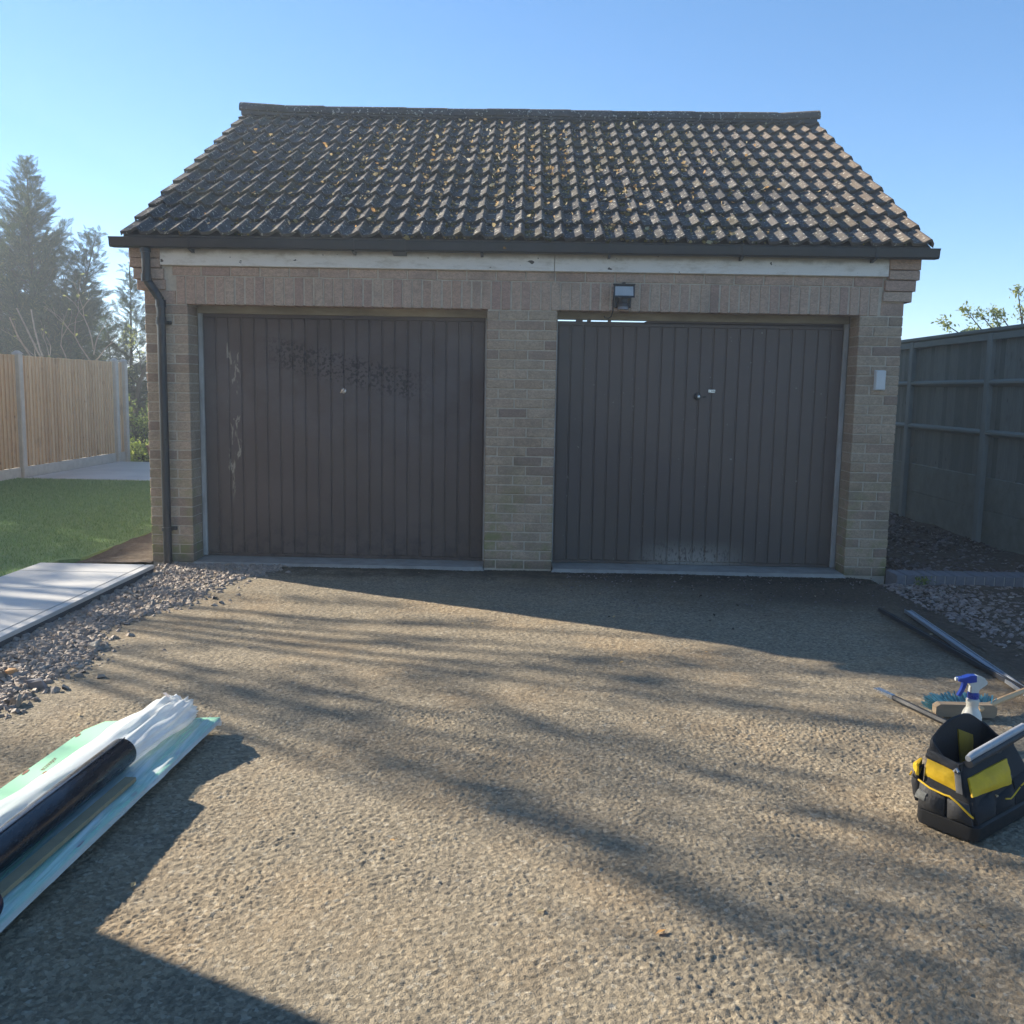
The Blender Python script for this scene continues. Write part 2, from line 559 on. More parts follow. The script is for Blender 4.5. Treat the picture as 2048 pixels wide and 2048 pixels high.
# ---- fences
def pale_mat(name, stops, knot, grain):
    g = G(name, .85, .2)
    P = g.obj()
    r = g.rand()
    base = g.ramp(r, stops)
    v = g.node("ShaderNodeVectorMath", operation='ADD')
    g.lk(P, v.inputs[0])
    cx = g.node("ShaderNodeCombineXYZ")
    g.lk(g.math('MULTIPLY', r, 37.0), cx.inputs[0]); g.lk(g.math('MULTIPLY', r, 91.0), cx.inputs[2])
    g.lk(cx.outputs[0], v.inputs[1])
    V = v.outputs[0]
    gr = g.noise(g.mapv(V, (9, 9, .8)), 8, 5, .7)
    c = g.mix(g.math('MULTIPLY', g.rng(gr, .35, .7), .5), base, grain)
    kn = g.rng(g.voro(g.mapv(V, (3.2, 3.2, 1.6)), 2.6), .02, .14, 1, 0)
    c = g.mix(g.math('MULTIPLY', kn, .75), c, knot)
    c = g.mix(g.math('MULTIPLY', g.rng(g.noise(V, 2.2, 4), .55, .72), .45), c, knot)
    g.col(c).bump(gr, .3, .003)
    return g.m


m_pale_new = pale_mat("new_tan_pale", [(0, (.46, .315, .185)), (.5, (.56, .395, .235)), (1, (.62, .455, .285))], (.15, .10, .07), (.33, .235, .15))
m_pale_old = pale_mat("grey_green_stained_pale", [(0, (.19, .205, .18)), (.5, (.25, .26, .23)), (1, (.31, .315, .28))], (.09, .092, .085), (.13, .14, .122))
m_rail_old = simple("grey_green_stained_rail", (.33, .345, .315), (.25, .265, .24), 10, .85, .2, .3, 60, stretch=(1, .2, 1))
m_post_old = simple("grey_green_stained_post", (.33, .345, .32), (.24, .255, .235), 8, .85, .2, .3, 50, stretch=(1, 1, .3))
m_gboard_old = simple("mossy_grey_gravel_board", (.30, .305, .265), (.21, .22, .18), 7, .9, .15, .35, 60)
m_post_conc = simple("new_concrete_post", (.46, .45, .42), (.36, .35, .325), 10, .9, .2, .3, 110)


# ================================================================== SETTING
# ground to the horizon
gm = MB()
gm.add([(-320, -60, -.10), (320, -60, -.10), (320, 420, -.10), (-320, 420, -.10)], [(0, 1, 2, 3)])
tag(gm.build("ground", m_ground), kind="structure")
# low blue hills far off
hx = np.linspace(-318, 318, 90)
hv, hf = [], []
for k, xx in enumerate(hx):
    hh = 4.4 + 1.7 * math.sin(xx * .021 + .7) + .9 * math.sin(xx * .053)
    hv += [(xx, 330, -.5), (xx, 365, hh), (xx, 415, -.5)]
for k in range(len(hx) - 1):
    a = k * 3
    hf += [(a, a + 3, a + 4, a + 1), (a + 1, a + 4, a + 5, a + 2)]
tag(link("hills", np_mesh("hills", np.array(hv), np.array(hf), m_hill, True)), kind="structure")


# driveway: lumpy surface-dressed tarmac, real relief
def worley(X, Y, cell, seed):
    r_ = np.random.default_rng(seed)
    n = 512
    jx, jy, hh = r_.random((n, n)), r_.random((n, n)), r_.random((n, n))
    ix, iy = np.floor(X / cell).astype(int), np.floor(Y / cell).astype(int)
    best = np.full(X.shape, 9.); bh = np.zeros(X.shape)
    for dx in (-1, 0, 1):
        for dy in (-1, 0, 1):
            a, b_ = (ix + dx) % n, (iy + dy) % n
            px, py = (ix + dx + jx[a, b_]) * cell, (iy + dy + jy[a, b_]) * cell
            d = np.hypot(X - px, Y - py) / cell
            m_ = d < best
            best = np.where(m_, d, best); bh = np.where(m_, hh[a, b_], bh)
    return best, bh


def vnoise(X, Y, cell, seed):
    r_ = np.random.default_rng(seed)
    n = 256
    t = r_.random((n, n)) * 2 - 1
    fx, fy = X / cell, Y / cell
    ix, iy = np.floor(fx).astype(int), np.floor(fy).astype(int)
    u, v = fx - ix, fy - iy
    u, v = u * u * (3 - 2 * u), v * v * (3 - 2 * v)
    g_ = lambda a, b_: t[(ix + a) % n, (iy + b_) % n]
    return (g_(0, 0) * (1 - u) + g_(1, 0) * u) * (1 - v) + (g_(0, 1) * (1 - u) + g_(1, 1) * u) * v


DX0, DX1 = -2.75, 2.78


def drive_part(y0, y1, step, sink):
    nx, ny = int((DX1 - DX0) / step) + 1, int((y1 - y0) / step) + 1
    X, Y = np.meshgrid(np.linspace(DX0, DX1, nx), np.linspace(y0, y1, ny))
    d1, h1 = worley(X, Y, .0125, 1)
    Z = np.sqrt(np.clip(1 - (d1 / .66) ** 2, 0, 1)) * (.0012 + .0040 * h1)
    d2, h2 = worley(X + 3.3, Y + 1.7, .034, 2)
    Z += np.sqrt(np.clip(1 - (d2 / .34) ** 2, 0, 1)) * np.where(h2 > .6, .0024 * h2, 0)
    patchy = np.clip(.9 + .25 * vnoise(X, Y, .55, 3) + .3 * vnoise(X, Y, .13, 8), .5, 1.25)
    Z *= patchy
    Z += .006 * vnoise(X, Y, 1.1, 4) + .0022 * vnoise(X, Y, .25, 5) + .0010 * vnoise(X, Y, .06, 6)
    edge = np.clip((X - DX0) / .35, 0, 1) * np.clip((DX1 - X) / .25, 0, 1)
    Z = Z - .004 - (1 - edge) * .02 - sink * np.clip(1 - (Y - y0) / .03, 0, 1) * .004
    ii = np.arange(nx * ny).reshape(ny, nx)
    F = np.stack([ii[:-1, :-1].ravel(), ii[:-1, 1:].ravel(), ii[1:, 1:].ravel(), ii[1:, :-1].ravel()], 1)
    return np.stack([X.ravel(), Y.ravel(), Z.ravel()], 1), F


V2 = np.array([(DX0 - .6, -9, -.012), (DX1 + .5, -9, -.012), (DX1 + .5, 1.32, -.012), (DX0 - .6, 1.32, -.012)])
V, F = cat_vf([drive_part(1.3, 4.1, .0048, 0), drive_part(4.09, 7.66, .0095, 1), (V2, np.array([[0, 1, 2, 3]]))])
tag(link("driveway", np_mesh("driveway", V, F, m_tarmac, True)), kind="structure")


def rough_patch(name, x0, x1, y0, y1, z, amp, mat, step=.04, seed=11):
    n1, n2 = max(2, int((x1 - x0) / step)), max(2, int((y1 - y0) / step))
    X, Y = np.meshgrid(np.linspace(x0, x1, n1), np.linspace(y0, y1, n2))
    Z = z + amp * (vnoise(X, Y, .5, seed) * .6 + vnoise(X, Y, .13, seed + 1) * .4)
    V = np.stack([X.ravel(), Y.ravel(), Z.ravel()], 1)
    ii = np.arange(n1 * n2).reshape(n2, n1)
    F = np.stack([ii[:-1, :-1].ravel(), ii[:-1, 1:].ravel(), ii[1:, 1:].ravel(), ii[1:, :-1].ravel()], 1)
    return tag(link(name, np_mesh(name, V, F, mat, True)), kind="structure")


rough_patch("soil_bed", 2.66, 4.75, 2.5, 7.2, -.012, .02, m_soil)
rough_patch("soil_bed", 2.89, 4.6, 7.42, 15.5, .012, .03, m_soil, .06, 13)
rough_patch("soil_strip", -3.54, -2.94, 7.345, 13.5, .012, .03, m_soil, .03, 15)
rough_patch("soil_bed", -2.86, -2.2, 2.4, 7.46, -.018, .014, m_soil, .04, 17)

# lawn of artificial turf and its blades
lm = MB()
lm.add([(-7.36, 3.7, .022), (-3.665, 3.7, .022), (-3.665, 7.335, .022), (-3.53, 7.42, .022), (-3.53, 13.6, .022), (-7.36, 13.6, .022)], [(0, 1, 2, 3, 4, 5)])
lm.add([(-3.665, 3.7, .022), (-3.665, 3.7, -.05), (-3.665, 7.335, -.05), (-3.665, 7.335, .022)], [(0, 1, 2, 3)])
lm.add([(-3.53, 7.42, .022), (-3.665, 7.335, .022), (-3.665, 7.335, -.05), (-3.53, 7.42, -.05), (-3.53, 13.6, -.05), (-3.53, 13.6, .022)], [(0, 1, 2, 3), (0, 3, 4, 5)])
tag(lm.build("lawn", m_turf), kind="structure")
n = 95000
bx = rng.uniform(-7.34, -3.54, n); by = rng.uniform(3.8, 13.58, n)
k = (by > 7.43) | (bx < -3.68)
bx, by = bx[k], by[k]; n = len(bx)
h = rng.uniform(.018, .034, n); a = rng.uniform(0, 2 * np.pi, n); w = .0035
lean = rng.normal(0, .012, (n, 2))
V = np.empty((n, 3, 3))
V[:, 0] = np.stack([bx - w * np.cos(a), by - w * np.sin(a), np.full(n, .02)], 1)
V[:, 1] = np.stack([bx + w * np.cos(a), by + w * np.sin(a), np.full(n, .02)], 1)
V[:, 2] = np.stack([bx + lean[:, 0], by + lean[:, 1], .02 + h], 1)
tag(link("grass", np_mesh("grass", V.reshape(-1, 3), np.arange(3 * n).reshape(-1, 3), m_blade)),
    "short green turf of the lawn beside the garage", "grass", kind="stuff")

# patio beyond the lawn
pm = MB()
pm.box(-7.25, -3.0, 13.61, 16.85, -.09, .03)
tag(pm.build("patio", m_slab), kind="structure")

# slab path on the left with its bordering strip
path = empty("path", (0, 0, 0))
tag(path, kind="structure")
bed = MB()
bed.box(-3.652, -2.79, 2.9, 7.03, -.10, .032)
bed.build("path_bed", m_kerbside, path)
ys = [7.03, 6.71, 6.145, 5.53, 4.92, 4.31, 3.70, 2.92]
for k in range(len(ys) - 1):
    s_ = MB(); s_.bbox(-3.65, -2.850, ys[k + 1] + .004, ys[k] - .004, .033, .060, .003)
    s_.build("paving_slab", m_slab, path)
ys = [7.03, 5.80, 4.58, 3.4, 2.92]
for k in range(len(ys) - 1):
    s_ = MB(); s_.bbox(-2.843, -2.782, ys[k + 1] + .002, ys[k] - .002, .033, .060, .003)
    s_.build("edging_slab", m_slab, path)


# ---- loose stone
def stone_template(seed, flat=.35, n=7):
    r_ = np.random.default_rng(seed)
    a = np.sort(r_.uniform(0, 2 * np.pi, n) * .35 + np.arange(n) / n * 2 * np.pi)
    rr = r_.uniform(.65, 1.1, n)
    lo = np.stack([rr * np.cos(a), rr * np.sin(a) * .75, np.full(n, -flat) * r_.uniform(.6, 1, n)], 1)
    hi = np.stack([rr * .72 * np.cos(a + .1), rr * .72 * .75 * np.sin(a + .1), flat * r_.uniform(.5, 1.1, n)], 1)
    V = np.concatenate([lo, hi, [[0, 0, flat * 1.05]]])
    F = []
    for k in range(n):
        j = (k + 1) % n
        F += [(k, j, n + j), (k, n + j, n + k), (n + k, n + j, 2 * n)]
    return V, np.array(F)


def gravel(name, pts, smin, smax, mat, label, tilt=.35, flat=.35, seeds=6, z=.0, cat="gravel"):
    parts = []
    idx = rng.integers(0, seeds, len(pts))
    for s_ in range(seeds):
        p = pts[idx == s_]
        if not len(p): continue
        m_ = len(p)
        tv, tf = stone_template(100 + s_, flat)
        sc = smin + (smax - smin) * rng.random(m_) ** 2.2
        p3 = np.column_stack([p, z + sc * flat * .55])
        parts.append(scatter(tv, tf, p3, rot_mats(rng.normal(0, tilt, m_), rng.normal(0, tilt, m_), rng.uniform(0, 6.28, m_)), sc))
    V, F = cat_vf(parts)
    return tag(link(name, np_mesh(name, V, F, mat)), label, cat, kind="stuff")


n = 9000
py = 3.72 + (7.40 - 3.72) * rng.random(n)
inner = -2.26 + .12 * np.sin(py * 2.1) + .07 * np.sin(py * 5.3 + 1) + np.where(py > 6.3, (py - 6.3) * .16, 0)
px = -2.84 + (inner + 2.84 + rng.exponential(.05, n) - np.clip(4.3 - py, 0, 1) * .35) * rng.random(n) ** .9
k = px > -2.775 + .0 * py
gpts = np.column_stack([px, py])[k]
# a tail of chips at the foot of the wall under the downpipe and along the sill
gpts = np.concatenate([gpts, np.column_stack([rng.uniform(-2.86, -1.9, 420), 7.4 - np.abs(rng.normal(0, .14, 420))])])
gravel("gravel", gpts, .008, .036, m_chips, "grey and tan slate chippings in the bed beside the pale slab path", .38, .33, z=-.002)
n = 4200
py = rng.uniform(4.3, 7.17, n)
px = 2.74 + np.abs(rng.normal(0, .55, n)) + (7.2 - py) * .02
k = rng.random(n) < np.clip(.25 + (py - 5.3) * .42, .2, 1)
gravel("gravel", np.column_stack([px, py])[k], .006, .032, m_chips2, "purple grey slate chippings on the soil in front of the brick edging", .25, .22, z=-.006)
n = 5200
gravel("bark", np.column_stack([rng.uniform(2.91, 4.5, n), 7.43 + 6.5 * rng.random(n) ** 1.3]), .012, .04, m_bark,
       "dark bark and slate mulch between the garage and the stained fence", .4, .25, z=.015, cat="mulch")
n = 900
gravel("litter", np.column_stack([rng.uniform(.3, 2.75, n), 7.36 - np.abs(rng.normal(0, .55, n))]), .004, .013, m_bark,
       "dark crumbs of leaf mould swept against the garage sill", .4, .2, z=.002, cat="leaf mould")
# pale leaf scraps on the drive
n = 70
tv = np.array([(-.5, 0, 0), (0, -.28, .08), (.5, 0, .03), (0, .28, .10)]); tf = np.array([(0, 1, 2), (0, 2, 3)])
p3 = np.column_stack([rng.uniform(-1.9, 2.6, n), rng.uniform(1.9, 7.2, n), np.full(n, .008)])
V, F = scatter(tv, tf, p3, rot_mats(rng.normal(0, .2, n), rng.normal(0, .2, n), rng.uniform(0, 6.28, n)), rng.uniform(.012, .035, n))
tag(link("fallen_leaves", np_mesh("fallen_leaves", V, F, m_leaf_dry)), "scattered pale leaf scraps on the tarmac drive", "fallen leaves", kind="stuff")

# larger single stones along the edge of the chippings
for nm, lab, xx, yy, sz, c, rz in [
    ("stone", "orange tan stone standing on end among the grey chippings", -2.47, 4.43, .040, (.55, .33, .16), .3),
    ("stone", "large pale cream stone on the edge of the chippings by the drive", -2.28, 4.92, .055, (.52, .47, .39), 1.2),
    ("stone", "large grey stone at the drive edge beside a cream one", -2.25, 4.25, .062, (.27, .26, .27), .2),
    ("stone", "yellowish stone near the slab end of the chippings", -2.46, 3.95, .046, (.50, .36, .17), 2.0),
    ("stone", "brownish rounded stone sunk in the chippings below the slab edge", -2.50, 4.33, .070, (.26, .22, .18), .8),
    ("stone", "long white topped slate stone against the path edging", -2.72, 4.28, .070, (.45, .44, .43), .5),
    ("stone", "tan triangular stone lying out at the edge of the tarmac", -2.22, 4.02, .05, (.42, .34, .26), 1.7)]:
    tv, tf = stone_template(hash((xx, yy)) % 999 if False else int(abs(xx * 1000 + yy * 77)) % 900, .5)
    o = link(nm, np_mesh(nm, tv * np.array([sz, sz * .85, sz * .8]), tf, stone_mat("stone_" + str(len(bpy.data.materials)), c)), None, (xx, yy, .018), (.25, -.2, rz))
    tag(o, lab, "stone", "larger stones in the chippings")

# ================================================================== GARAGE
YF = 7.42                                   # face of the brickwork
garage = empty("garage", (0, YF, 0), "brick double garage with two brown ribbed doors under a mossy tiled roof", "garage")
XA0, XA1, XB0, XB1, XC0, XC1 = -2.952, -2.618, -.3015, .239, 2.555, 2.887
HEAD = 2.03
YB = 13.58
w = MB()
e = .006
w.box(XA0 + e, XA1 - e, YF + e, YF + .34, -.12, HEAD + .01)
w.box(XB0 + e, XB1 - e, YF + e, YF + .34, -.12, HEAD + .01)
w.box(XC0 + e, XC1 - e, YF + e, YF + .34, -.12, HEAD + .01)
w.box(XA0 + e, XC1 - e, YF + e, YF + .11, HEAD + .012, 2.47)
w.box(XA0 + e, XA0 + .21, YF + .341, YB, -.12, 2.47)
w.box(XC1 - .21, XC1 - e, YF + .341, YB, -.12, 2.47)
w.box(XA0 + .211, XC1 - .211, YB - .21, YB - .002, -.12, 2.33)
RIDGE_Y, RIDGE_Z, EAVE_Y, EAVE_Z = 10.5, 4.27, 7.27, 2.52
SL = math.atan2(RIDGE_Z - EAVE_Z, RIDGE_Y - EAVE_Y)
zr = lambda yy: EAVE_Z + (yy - EAVE_Y) * math.tan(SL)
for x0, x1 in ((XA0 + e, XA0 + .21), (XC1 - .21, XC1 - e)):
    w.prism([(YF + .1, 2.471), (2 * RIDGE_Y - YF - .1, 2.471), (RIDGE_Y, RIDGE_Z - .09)], 0, x0, x1)
wall = w.build("wall", m_mortar, garage)


# bricks
def brick_mesh(L, H, D, mat, seed):
    r_ = random.Random(seed)
    b = .004
    j = lambda s_=.0012: r_.uniform(-s_, s_)
    vs_ = []
    for y_, i_ in ((D, 0), (b + .002, 0), (0, b)):
        for sx, sz in ((0, 0), (1, 0), (1, 1), (0, 1)):
            vs_.append(((i_ if sx == 0 else L - i_) + j(), y_ + (j(.002) if y_ == 0 else 0), (i_ if sz == 0 else H - i_) + j()))
    fs = [(8, 9, 10, 11)]
    for k in (0, 4):
        for q in range(4):
            a, c = k + q, k + (q + 1) % 4
            fs.append((a, c, c + 4, a + 4))
    me = bpy.data.meshes.new("brick")
    me.from_pydata(vs_, [], fs)
    me.materials.append(mat)
    return me


_bm = {}
_nb = [0]


def brick(x, z, L, H=.066, y=YF, D=.1, mat=None, dy=None):
    mat = mat or m_brick
    key = (round(L, 3), round(H, 3), round(D, 3), mat.name, random.randrange(4))
    if key not in _bm: _bm[key] = brick_mesh(L, H, D, mat, hash(key[:3]) % 1000 + key[4])
    o = link("brick", _bm[key], wall)
    o.location = Vector((x + random.uniform(-.001, .001), y + (random.uniform(-.002, .002) if dy is None else dy), z + random.uniform(-.001, .001))) - W(wall)
    _nb[0] += 1
    return o


def row(x0, x1, z, pieces, H=.066, **kw):
    tot = sum(pieces)
    k = (x1 - x0 - .0095 * (len(pieces) - 1)) / tot
    x = x0
    for p in pieces:
        brick(x, z, p * k, H, D=.1 if z > HEAD else .21, **kw)
        x += p * k + .0095


for c in range(27):
    z = HEAD - .075 * (c + 1) + .004
    odd = c % 2
    row(XA0, XA1, z, [.215, .104] if odd else [.104, .215])
    row(XB0, XB1, z, [.215, .215, .09] if odd else [.09, .215, .215])
    row(XC0, XC1, z, [.104, .215] if odd else [.215, .104])
nsold = 71
xs0, xs1 = -2.70, 2.70
for k in range(nsold):
    pw = (xs1 - xs0) / nsold
    brick(xs0 + k * pw, HEAD + .004, pw - .0095, .212, mat=m_brick_pink, dy=random.uniform(-.004, .004))
row(-2.73, 2.715, 2.252, [.215] * 24, .068, mat=m_brick_pink)
row(XA0, -2.71, HEAD + .004, [.215, ], .1, mat=m_brick_pink)
row(2.71, XC1, HEAD + .004, [.17], .1, mat=m_brick_pink)
for sgn, xo in ((1, XC1), (-1, XA0)):
    for z0, z1, out, ins, fy in ((2.138, 2.214, .050, .170, .014), (2.219, 2.298, .072, .160, .026), (2.303, 2.372, .092, .140, .038), (2.377, 2.455, .096, .140, .040)):
        a, b_ = (xo - ins, xo + out) if sgn > 0 else (xo - out, xo + ins)
        brick(a, z0, b_ - a, z1 - z0, y=YF - fy, D=.3, mat=m_brick_pink)
print("bricks", _nb[0])
# side and back brickwork, seen only from round the corner
tvb = MB(); tvb.box(0, 1, 0, 1, 0, 1)
bp, bs = [], []
for c in range(32):
    z = -.05 + c * .075
    yy = YF + .36 - (.1125 if c % 2 else 0)
    while yy < YB - .2:
        bp += [(XA0 - .0, yy, z), (XC1 - .1, yy, z)]; bs += [(.1, .215, .065)] * 2
        yy += .225
V, F = scatter(np.array(tvb.v), np.array(tvb.f), np.array(bp) - np.array([0, YF, 0]), np.repeat(np.eye(3)[None], len(bp), 0), np.array(bs))
o = link("side_brickwork", np_mesh("side_brickwork", V, F, m_brick), wall)
o["kind"] = "stuff"

# floor inside
fl = MB(); fl.box(XA0 + .22, XC1 - .22, YF + .302, YB - .22, -.05, .02); fl.build("floor", m_conc, garage)

# sills / thresholds
for x0, x1 in ((XA1, XB0), (XB1, XC0)):
    t = MB()
    t.hexa([(x0 - .02, YF - .06, -.03), (x1 + .02, YF - .06, -.03), (x1 - .004, YF + .3, -.03), (x0 + .004, YF + .3, -.03),
            (x0 + .012, YF - .035, .022), (x1 - .012, YF - .035, .022), (x1 - .004, YF + .3, .024), (x0 + .004, YF + .3, .024)])
    t.build("threshold", m_conc, garage)

# door frames
for k, (x0, x1) in enumerate(((XA1, XB0), (XB1, XC0))):
    fr = MB()
    fr.bbox(x0 + .002, x1 - .002, YF + .215, YF + .29, 1.985, 2.13, .003)
    dfm = fr.build("door_frame", m_frame, garage)
    jl = MB()
    jl.bbox(x0 + .001, x0 + (.036 if k == 0 else .012), YF + .218, YF + .285, .030, 1.983, .003)
    jl.build("jamb", m_jamb, dfm)
    jr = MB()
    jr.bbox(x1 - (.020 if k == 0 else .038), x1 - .001, YF + .218, YF + .285, .030, 1.983, .003)
    jr.build("jamb", m_jamb, dfm)

# up-and-over doors, 22 pressed panels each
for k, (x0, x1) in enumerate(((-2.590, -.320), (.250, 2.526))):
    yd = YF + .245
    mt = m_door[k]
    d = MB()
    ztop = 1.990 if k == 0 else 1.9725
    d.box(x0, x1, yd, yd + .03, .028, ztop)
    if k == 1:                                              # the top edge is sprung at one end: daylight shows over part of it
        d.hexa([(x0 + .66, yd, ztop - .01), (x1, yd, ztop - .01), (x1, yd + .03, ztop - .01), (x0 + .66, yd + .03, ztop - .01),
                (x0 + .72, yd, ztop + .0145), (x1, yd, ztop + .0145), (x1, yd + .03, ztop + .0145), (x0 + .72, yd + .03, ztop + .0145)])
        for a, b_ in ((.145, .20), (.235, .265), (.40, .425)):
            d.box(x0 + a, x0 + b_, yd + .002, yd + .028, ztop - .005, ztop + .012)
    d.box(x0 + .001, x1 - .001, yd - .008, yd - .0005, .028, .042)   # bottom lip
    door = d.build("garage_door", mt, garage)
    pw = (x1 - x0 - .012) / 22
    pm_ = MB()
    zt = ztop - .032
    hw, gap, pr = pw - .009, .009, .0075
    pm_.add([(0, 0, 0), (hw, 0, 0), (hw, 0, zt - .050), (0, 0, zt - .050),
             (.005, -pr, .006), (hw - .005, -pr, .006), (hw - .005, -pr, zt - .056), (.005, -pr, zt - .056)],
            [(4, 5, 6, 7), (0, 1, 5, 4), (1, 2, 6, 5), (2, 3, 7, 6), (3, 0, 4, 7)])
    pme = pm_.mesh("panel", mt)
    for q in range(22):
        o = link("panel", pme, door)
        o.location = Vector((x0 + .0105 + q * pw, yd - .0006, .050)) - W(door)
    if k == 0:
        hm = MB()
        hm.lathe([(.020, 0), (.020, -.005), (.014, -.008), (.008, -.009), (.008, -.035)], (-1.457, yd - .008, 1.39), 14, 'y')
        hm.tube([(-1.478, yd - .040, 1.374), (-1.457, yd - .040, 1.39), (-1.44, yd - .040, 1.408)], [.005, .008, .005], 8)
        hm.build("handle", m_chrome, door)
    else:
        hm = MB()
        hm.lathe([(.030, 0), (.030, -.008), (.024, -.013), (.015, -.014), (.015, -.03)], (1.380, yd - .008, 1.396), 16, 'y')
        hm.bbox(1.366, 1.396, yd - .05, yd - .036, 1.365, 1.428, .005)
        hm.bbox(1.425, 1.450, yd - .020, yd - .008, 1.388, 1.402, .003)
        hd = hm.build("handle", m_blackplastic, door)
        lk_ = MB(); lk_.lathe([(.011, 0), (.011, -.006), (.006, -.007)], (1.385, yd - .050, 1.395), 12, 'y'); lk_.build("lock", m_chrome, door)
        pl = MB(); pl.bbox(1.468, 1.523, yd - .0125, yd - .0082, 1.427, 1.453, .0015); pl.build("name_plate", m_chrome, door)
        gl = MB()
        zc = yd - .0131
        for xo, pts in ((1.475, [(0, .012, 0, .002), (0, .002, 0, .012)]), (1.491, [(0, .012, .005, .007), (0, .003, 0, .012), (.009, .012, 0, .012)]), (1.507, [(0, .003, 0, .012), (0, .012, 0, .003), (.005, .012, .004, .006)])):
            for a0, a1, b0, b1 in pts:
                if b1 <= .003 or a1 <= .0031 or True:
                    gl.add([(xo + a0, zc, 1.434 + b0), (xo + min(a1, a0 + .010), zc, 1.434 + b0), (xo + min(a1, a0 + .010), zc, 1.434 + min(b1, .0125)), (xo + a0, zc, 1.434 + min(b1, .0125))] if (a1 - a0) > .004 and (b1 - b0) < .004 or (a1 - a0) < .004 else
                           [(xo + a0, zc, 1.434 + b0), (xo + a0 + .003, zc, 1.434 + b0), (xo + a0 + .003, zc, 1.434 + b1), (xo + a0, zc, 1.434 + b1)], [(0, 1, 2, 3)])
        gl.build("lettering", m_blackplastic, door)

# fascia boards
for x0, x1 in ((-2.812, .205), (.209, 2.745)):
    f = MB(); f.bbox(x0, x1, YF - .030, YF - .004, 2.324, 2.475, .003)
    f.build("fascia_board", m_fascia, garage)

# gutter: square-section trough with brackets
gt = MB()
GX0, GX1, GY0, GY1 = -3.155, 3.075, YF - .150, YF - .036
zl, zrr = 2.444, 2.452
prof = [(GY1, .070), (GY1, .0), (GY0 + .022, -.006), (GY0 + .008, .004), (GY0, .066), (GY0 + .004, .070), (GY0 + .009, .066), (GY0 + .015, .010), (GY1 - .005, .006), (GY1 - .005, .070)]
n = len(prof)
vs_ = [(GX0 + (0 if z > .03 else .02), y_, zl + z) for y_, z in prof] + [(GX1 - (0 if z > .03 else .02), y_, zrr + z) for y_, z in prof]
gt.add(vs_, [(i, (i + 1) % n, (i + 1) % n + n, i + n) for i in range(n)])
for X_, zz, sg in ((GX0, zl, 1), (GX1, zrr, -1)):                   # stop ends
    gt.prism([(GY1, zz + .070), (GY1, zz), (GY0 + .022, zz - .006), (GY0 + .008, zz + .004), (GY0, zz + .066)], 0, X_ + sg * .004, X_ + sg * .012)
gutter = gt.build("gutter", m_gutter, garage)
for bx_, wd in ((-2.551, .02), (-1.312, .02), (-.968, .10), (-.344, .02), (.617, .02), (1.612, .02), (2.603, .02)):
    zz = zl + (zrr - zl) * (bx_ - GX0) / (GX1 - GX0)
    b_ = MB()
    b_.prism([(GY1 + .002, zz + .072), (GY1 + .002, zz - .03), (GY1 - .012, zz - .03), (GY0 + .018, zz - .012), (GY0 + .003, zz), (GY0 - .006, zz + .074), (GY0 + .006, zz + .076), (GY0 + .006, zz + .0715)], 0, bx_ - wd / 2, bx_ + wd / 2)
    b_.build("gutter_bracket", m_gutter, gutter)

# downpipe with swan neck
dp = MB()
dp.tube([(-2.895, YF - .093, 2.45), (-2.895, YF - .093, 2.36), (-2.893, YF - .09, 2.24), (-2.885, YF - .082, 2.19), (-2.835, YF - .070, 2.11), (-2.808, YF - .062, 2.065), (-2.803, YF - .06, 2.02), (-2.803, YF - .06, 1.4), (-2.803, YF - .06, .6), (-2.803, YF - .06, -.02)], .033, 14)
for zz, rr_ in ((2.435, .040), (2.22, .038), (2.03, .039), (1.90, .039)):
    cx = -2.895 if zz > 2.1 else -2.803
    cy = YF - .093 if zz > 2.1 else YF - .06
    dp.tube([(cx, cy, zz - .028), (cx, cy, zz + .028)], rr_, 14)
pipe = dp.build("downpipe", m_pipe, garage)
for zz in (1.89, .285):
    cl = MB()
    cl.tube([(-2.803, YF - .06, zz - .014), (-2.803, YF - .06, zz + .014)], .041, 14)
    cl.bbox(-2.86, -2.742, YF - .026, YF + .003, zz - .014, zz + .014, .003)
    cl.lathe([(.009, 0), (.009, -.012)], (-2.752, YF - .026, zz), 8, 'y')
    cl.build("pipe_clip", m_pipe, pipe)

# ---- roof
RX0, RX1 = -3.055, 3.015
rf = MB()
th = .06
rf.prism([(EAVE_Y + .02, zr(EAVE_Y + .02)), (RIDGE_Y, RIDGE_Z), (2 * RIDGE_Y - EAVE_Y - .02, zr(EAVE_Y + .02)), (2 * RIDGE_Y - EAVE_Y - .02, zr(EAVE_Y + .02) - th), (RIDGE_Y, RIDGE_Z - th), (EAVE_Y + .02, zr(EAVE_Y + .02) - th)], 0, RX0 + .012, RX1 - .012)
m_under = simple("mortar_undercloak", (.14, .13, .12), (.09, .085, .08), 15, .95, .1, .4, 60)
roof = rf.build("roof", m_under, garage)
TW = (RX1 - RX0) / 20
GA = .3166
CL, CS = math.cos(SL), math.sin(SL)


def tile_vf(L=.345, lift=.034):
    one = [(0, 0), (.035, .001), (.056, .003), (.075, .010), (.096, .022), (.112, .032), (.122, .0345), (.131, .031), (.142, .014), (.1495, .003)]
    pr = one + [(x_ + .1518, z_) for x_, z_ in one] + [(.3035, .0)]
    k_ = TW / .3035
    n_ = len(pr)
    t = .024
    vs_ = [(x_ * k_, 0, z_ + lift) for x_, z_ in pr] + [(x_ * k_, L, z_ + .002) for x_, z_ in pr] + [(x_ * k_, .004, z_ + lift - t) for x_, z_ in pr]
    fs = [(i, i + 1, i + 1 + n_, i + n_) for i in range(n_ - 1)] + [(i + 2 * n_, i + 1 + 2 * n_, i + 1, i) for i in range(n_ - 1)]
    return vs_, fs, n_


tv_, tf_, tn = tile_vf()


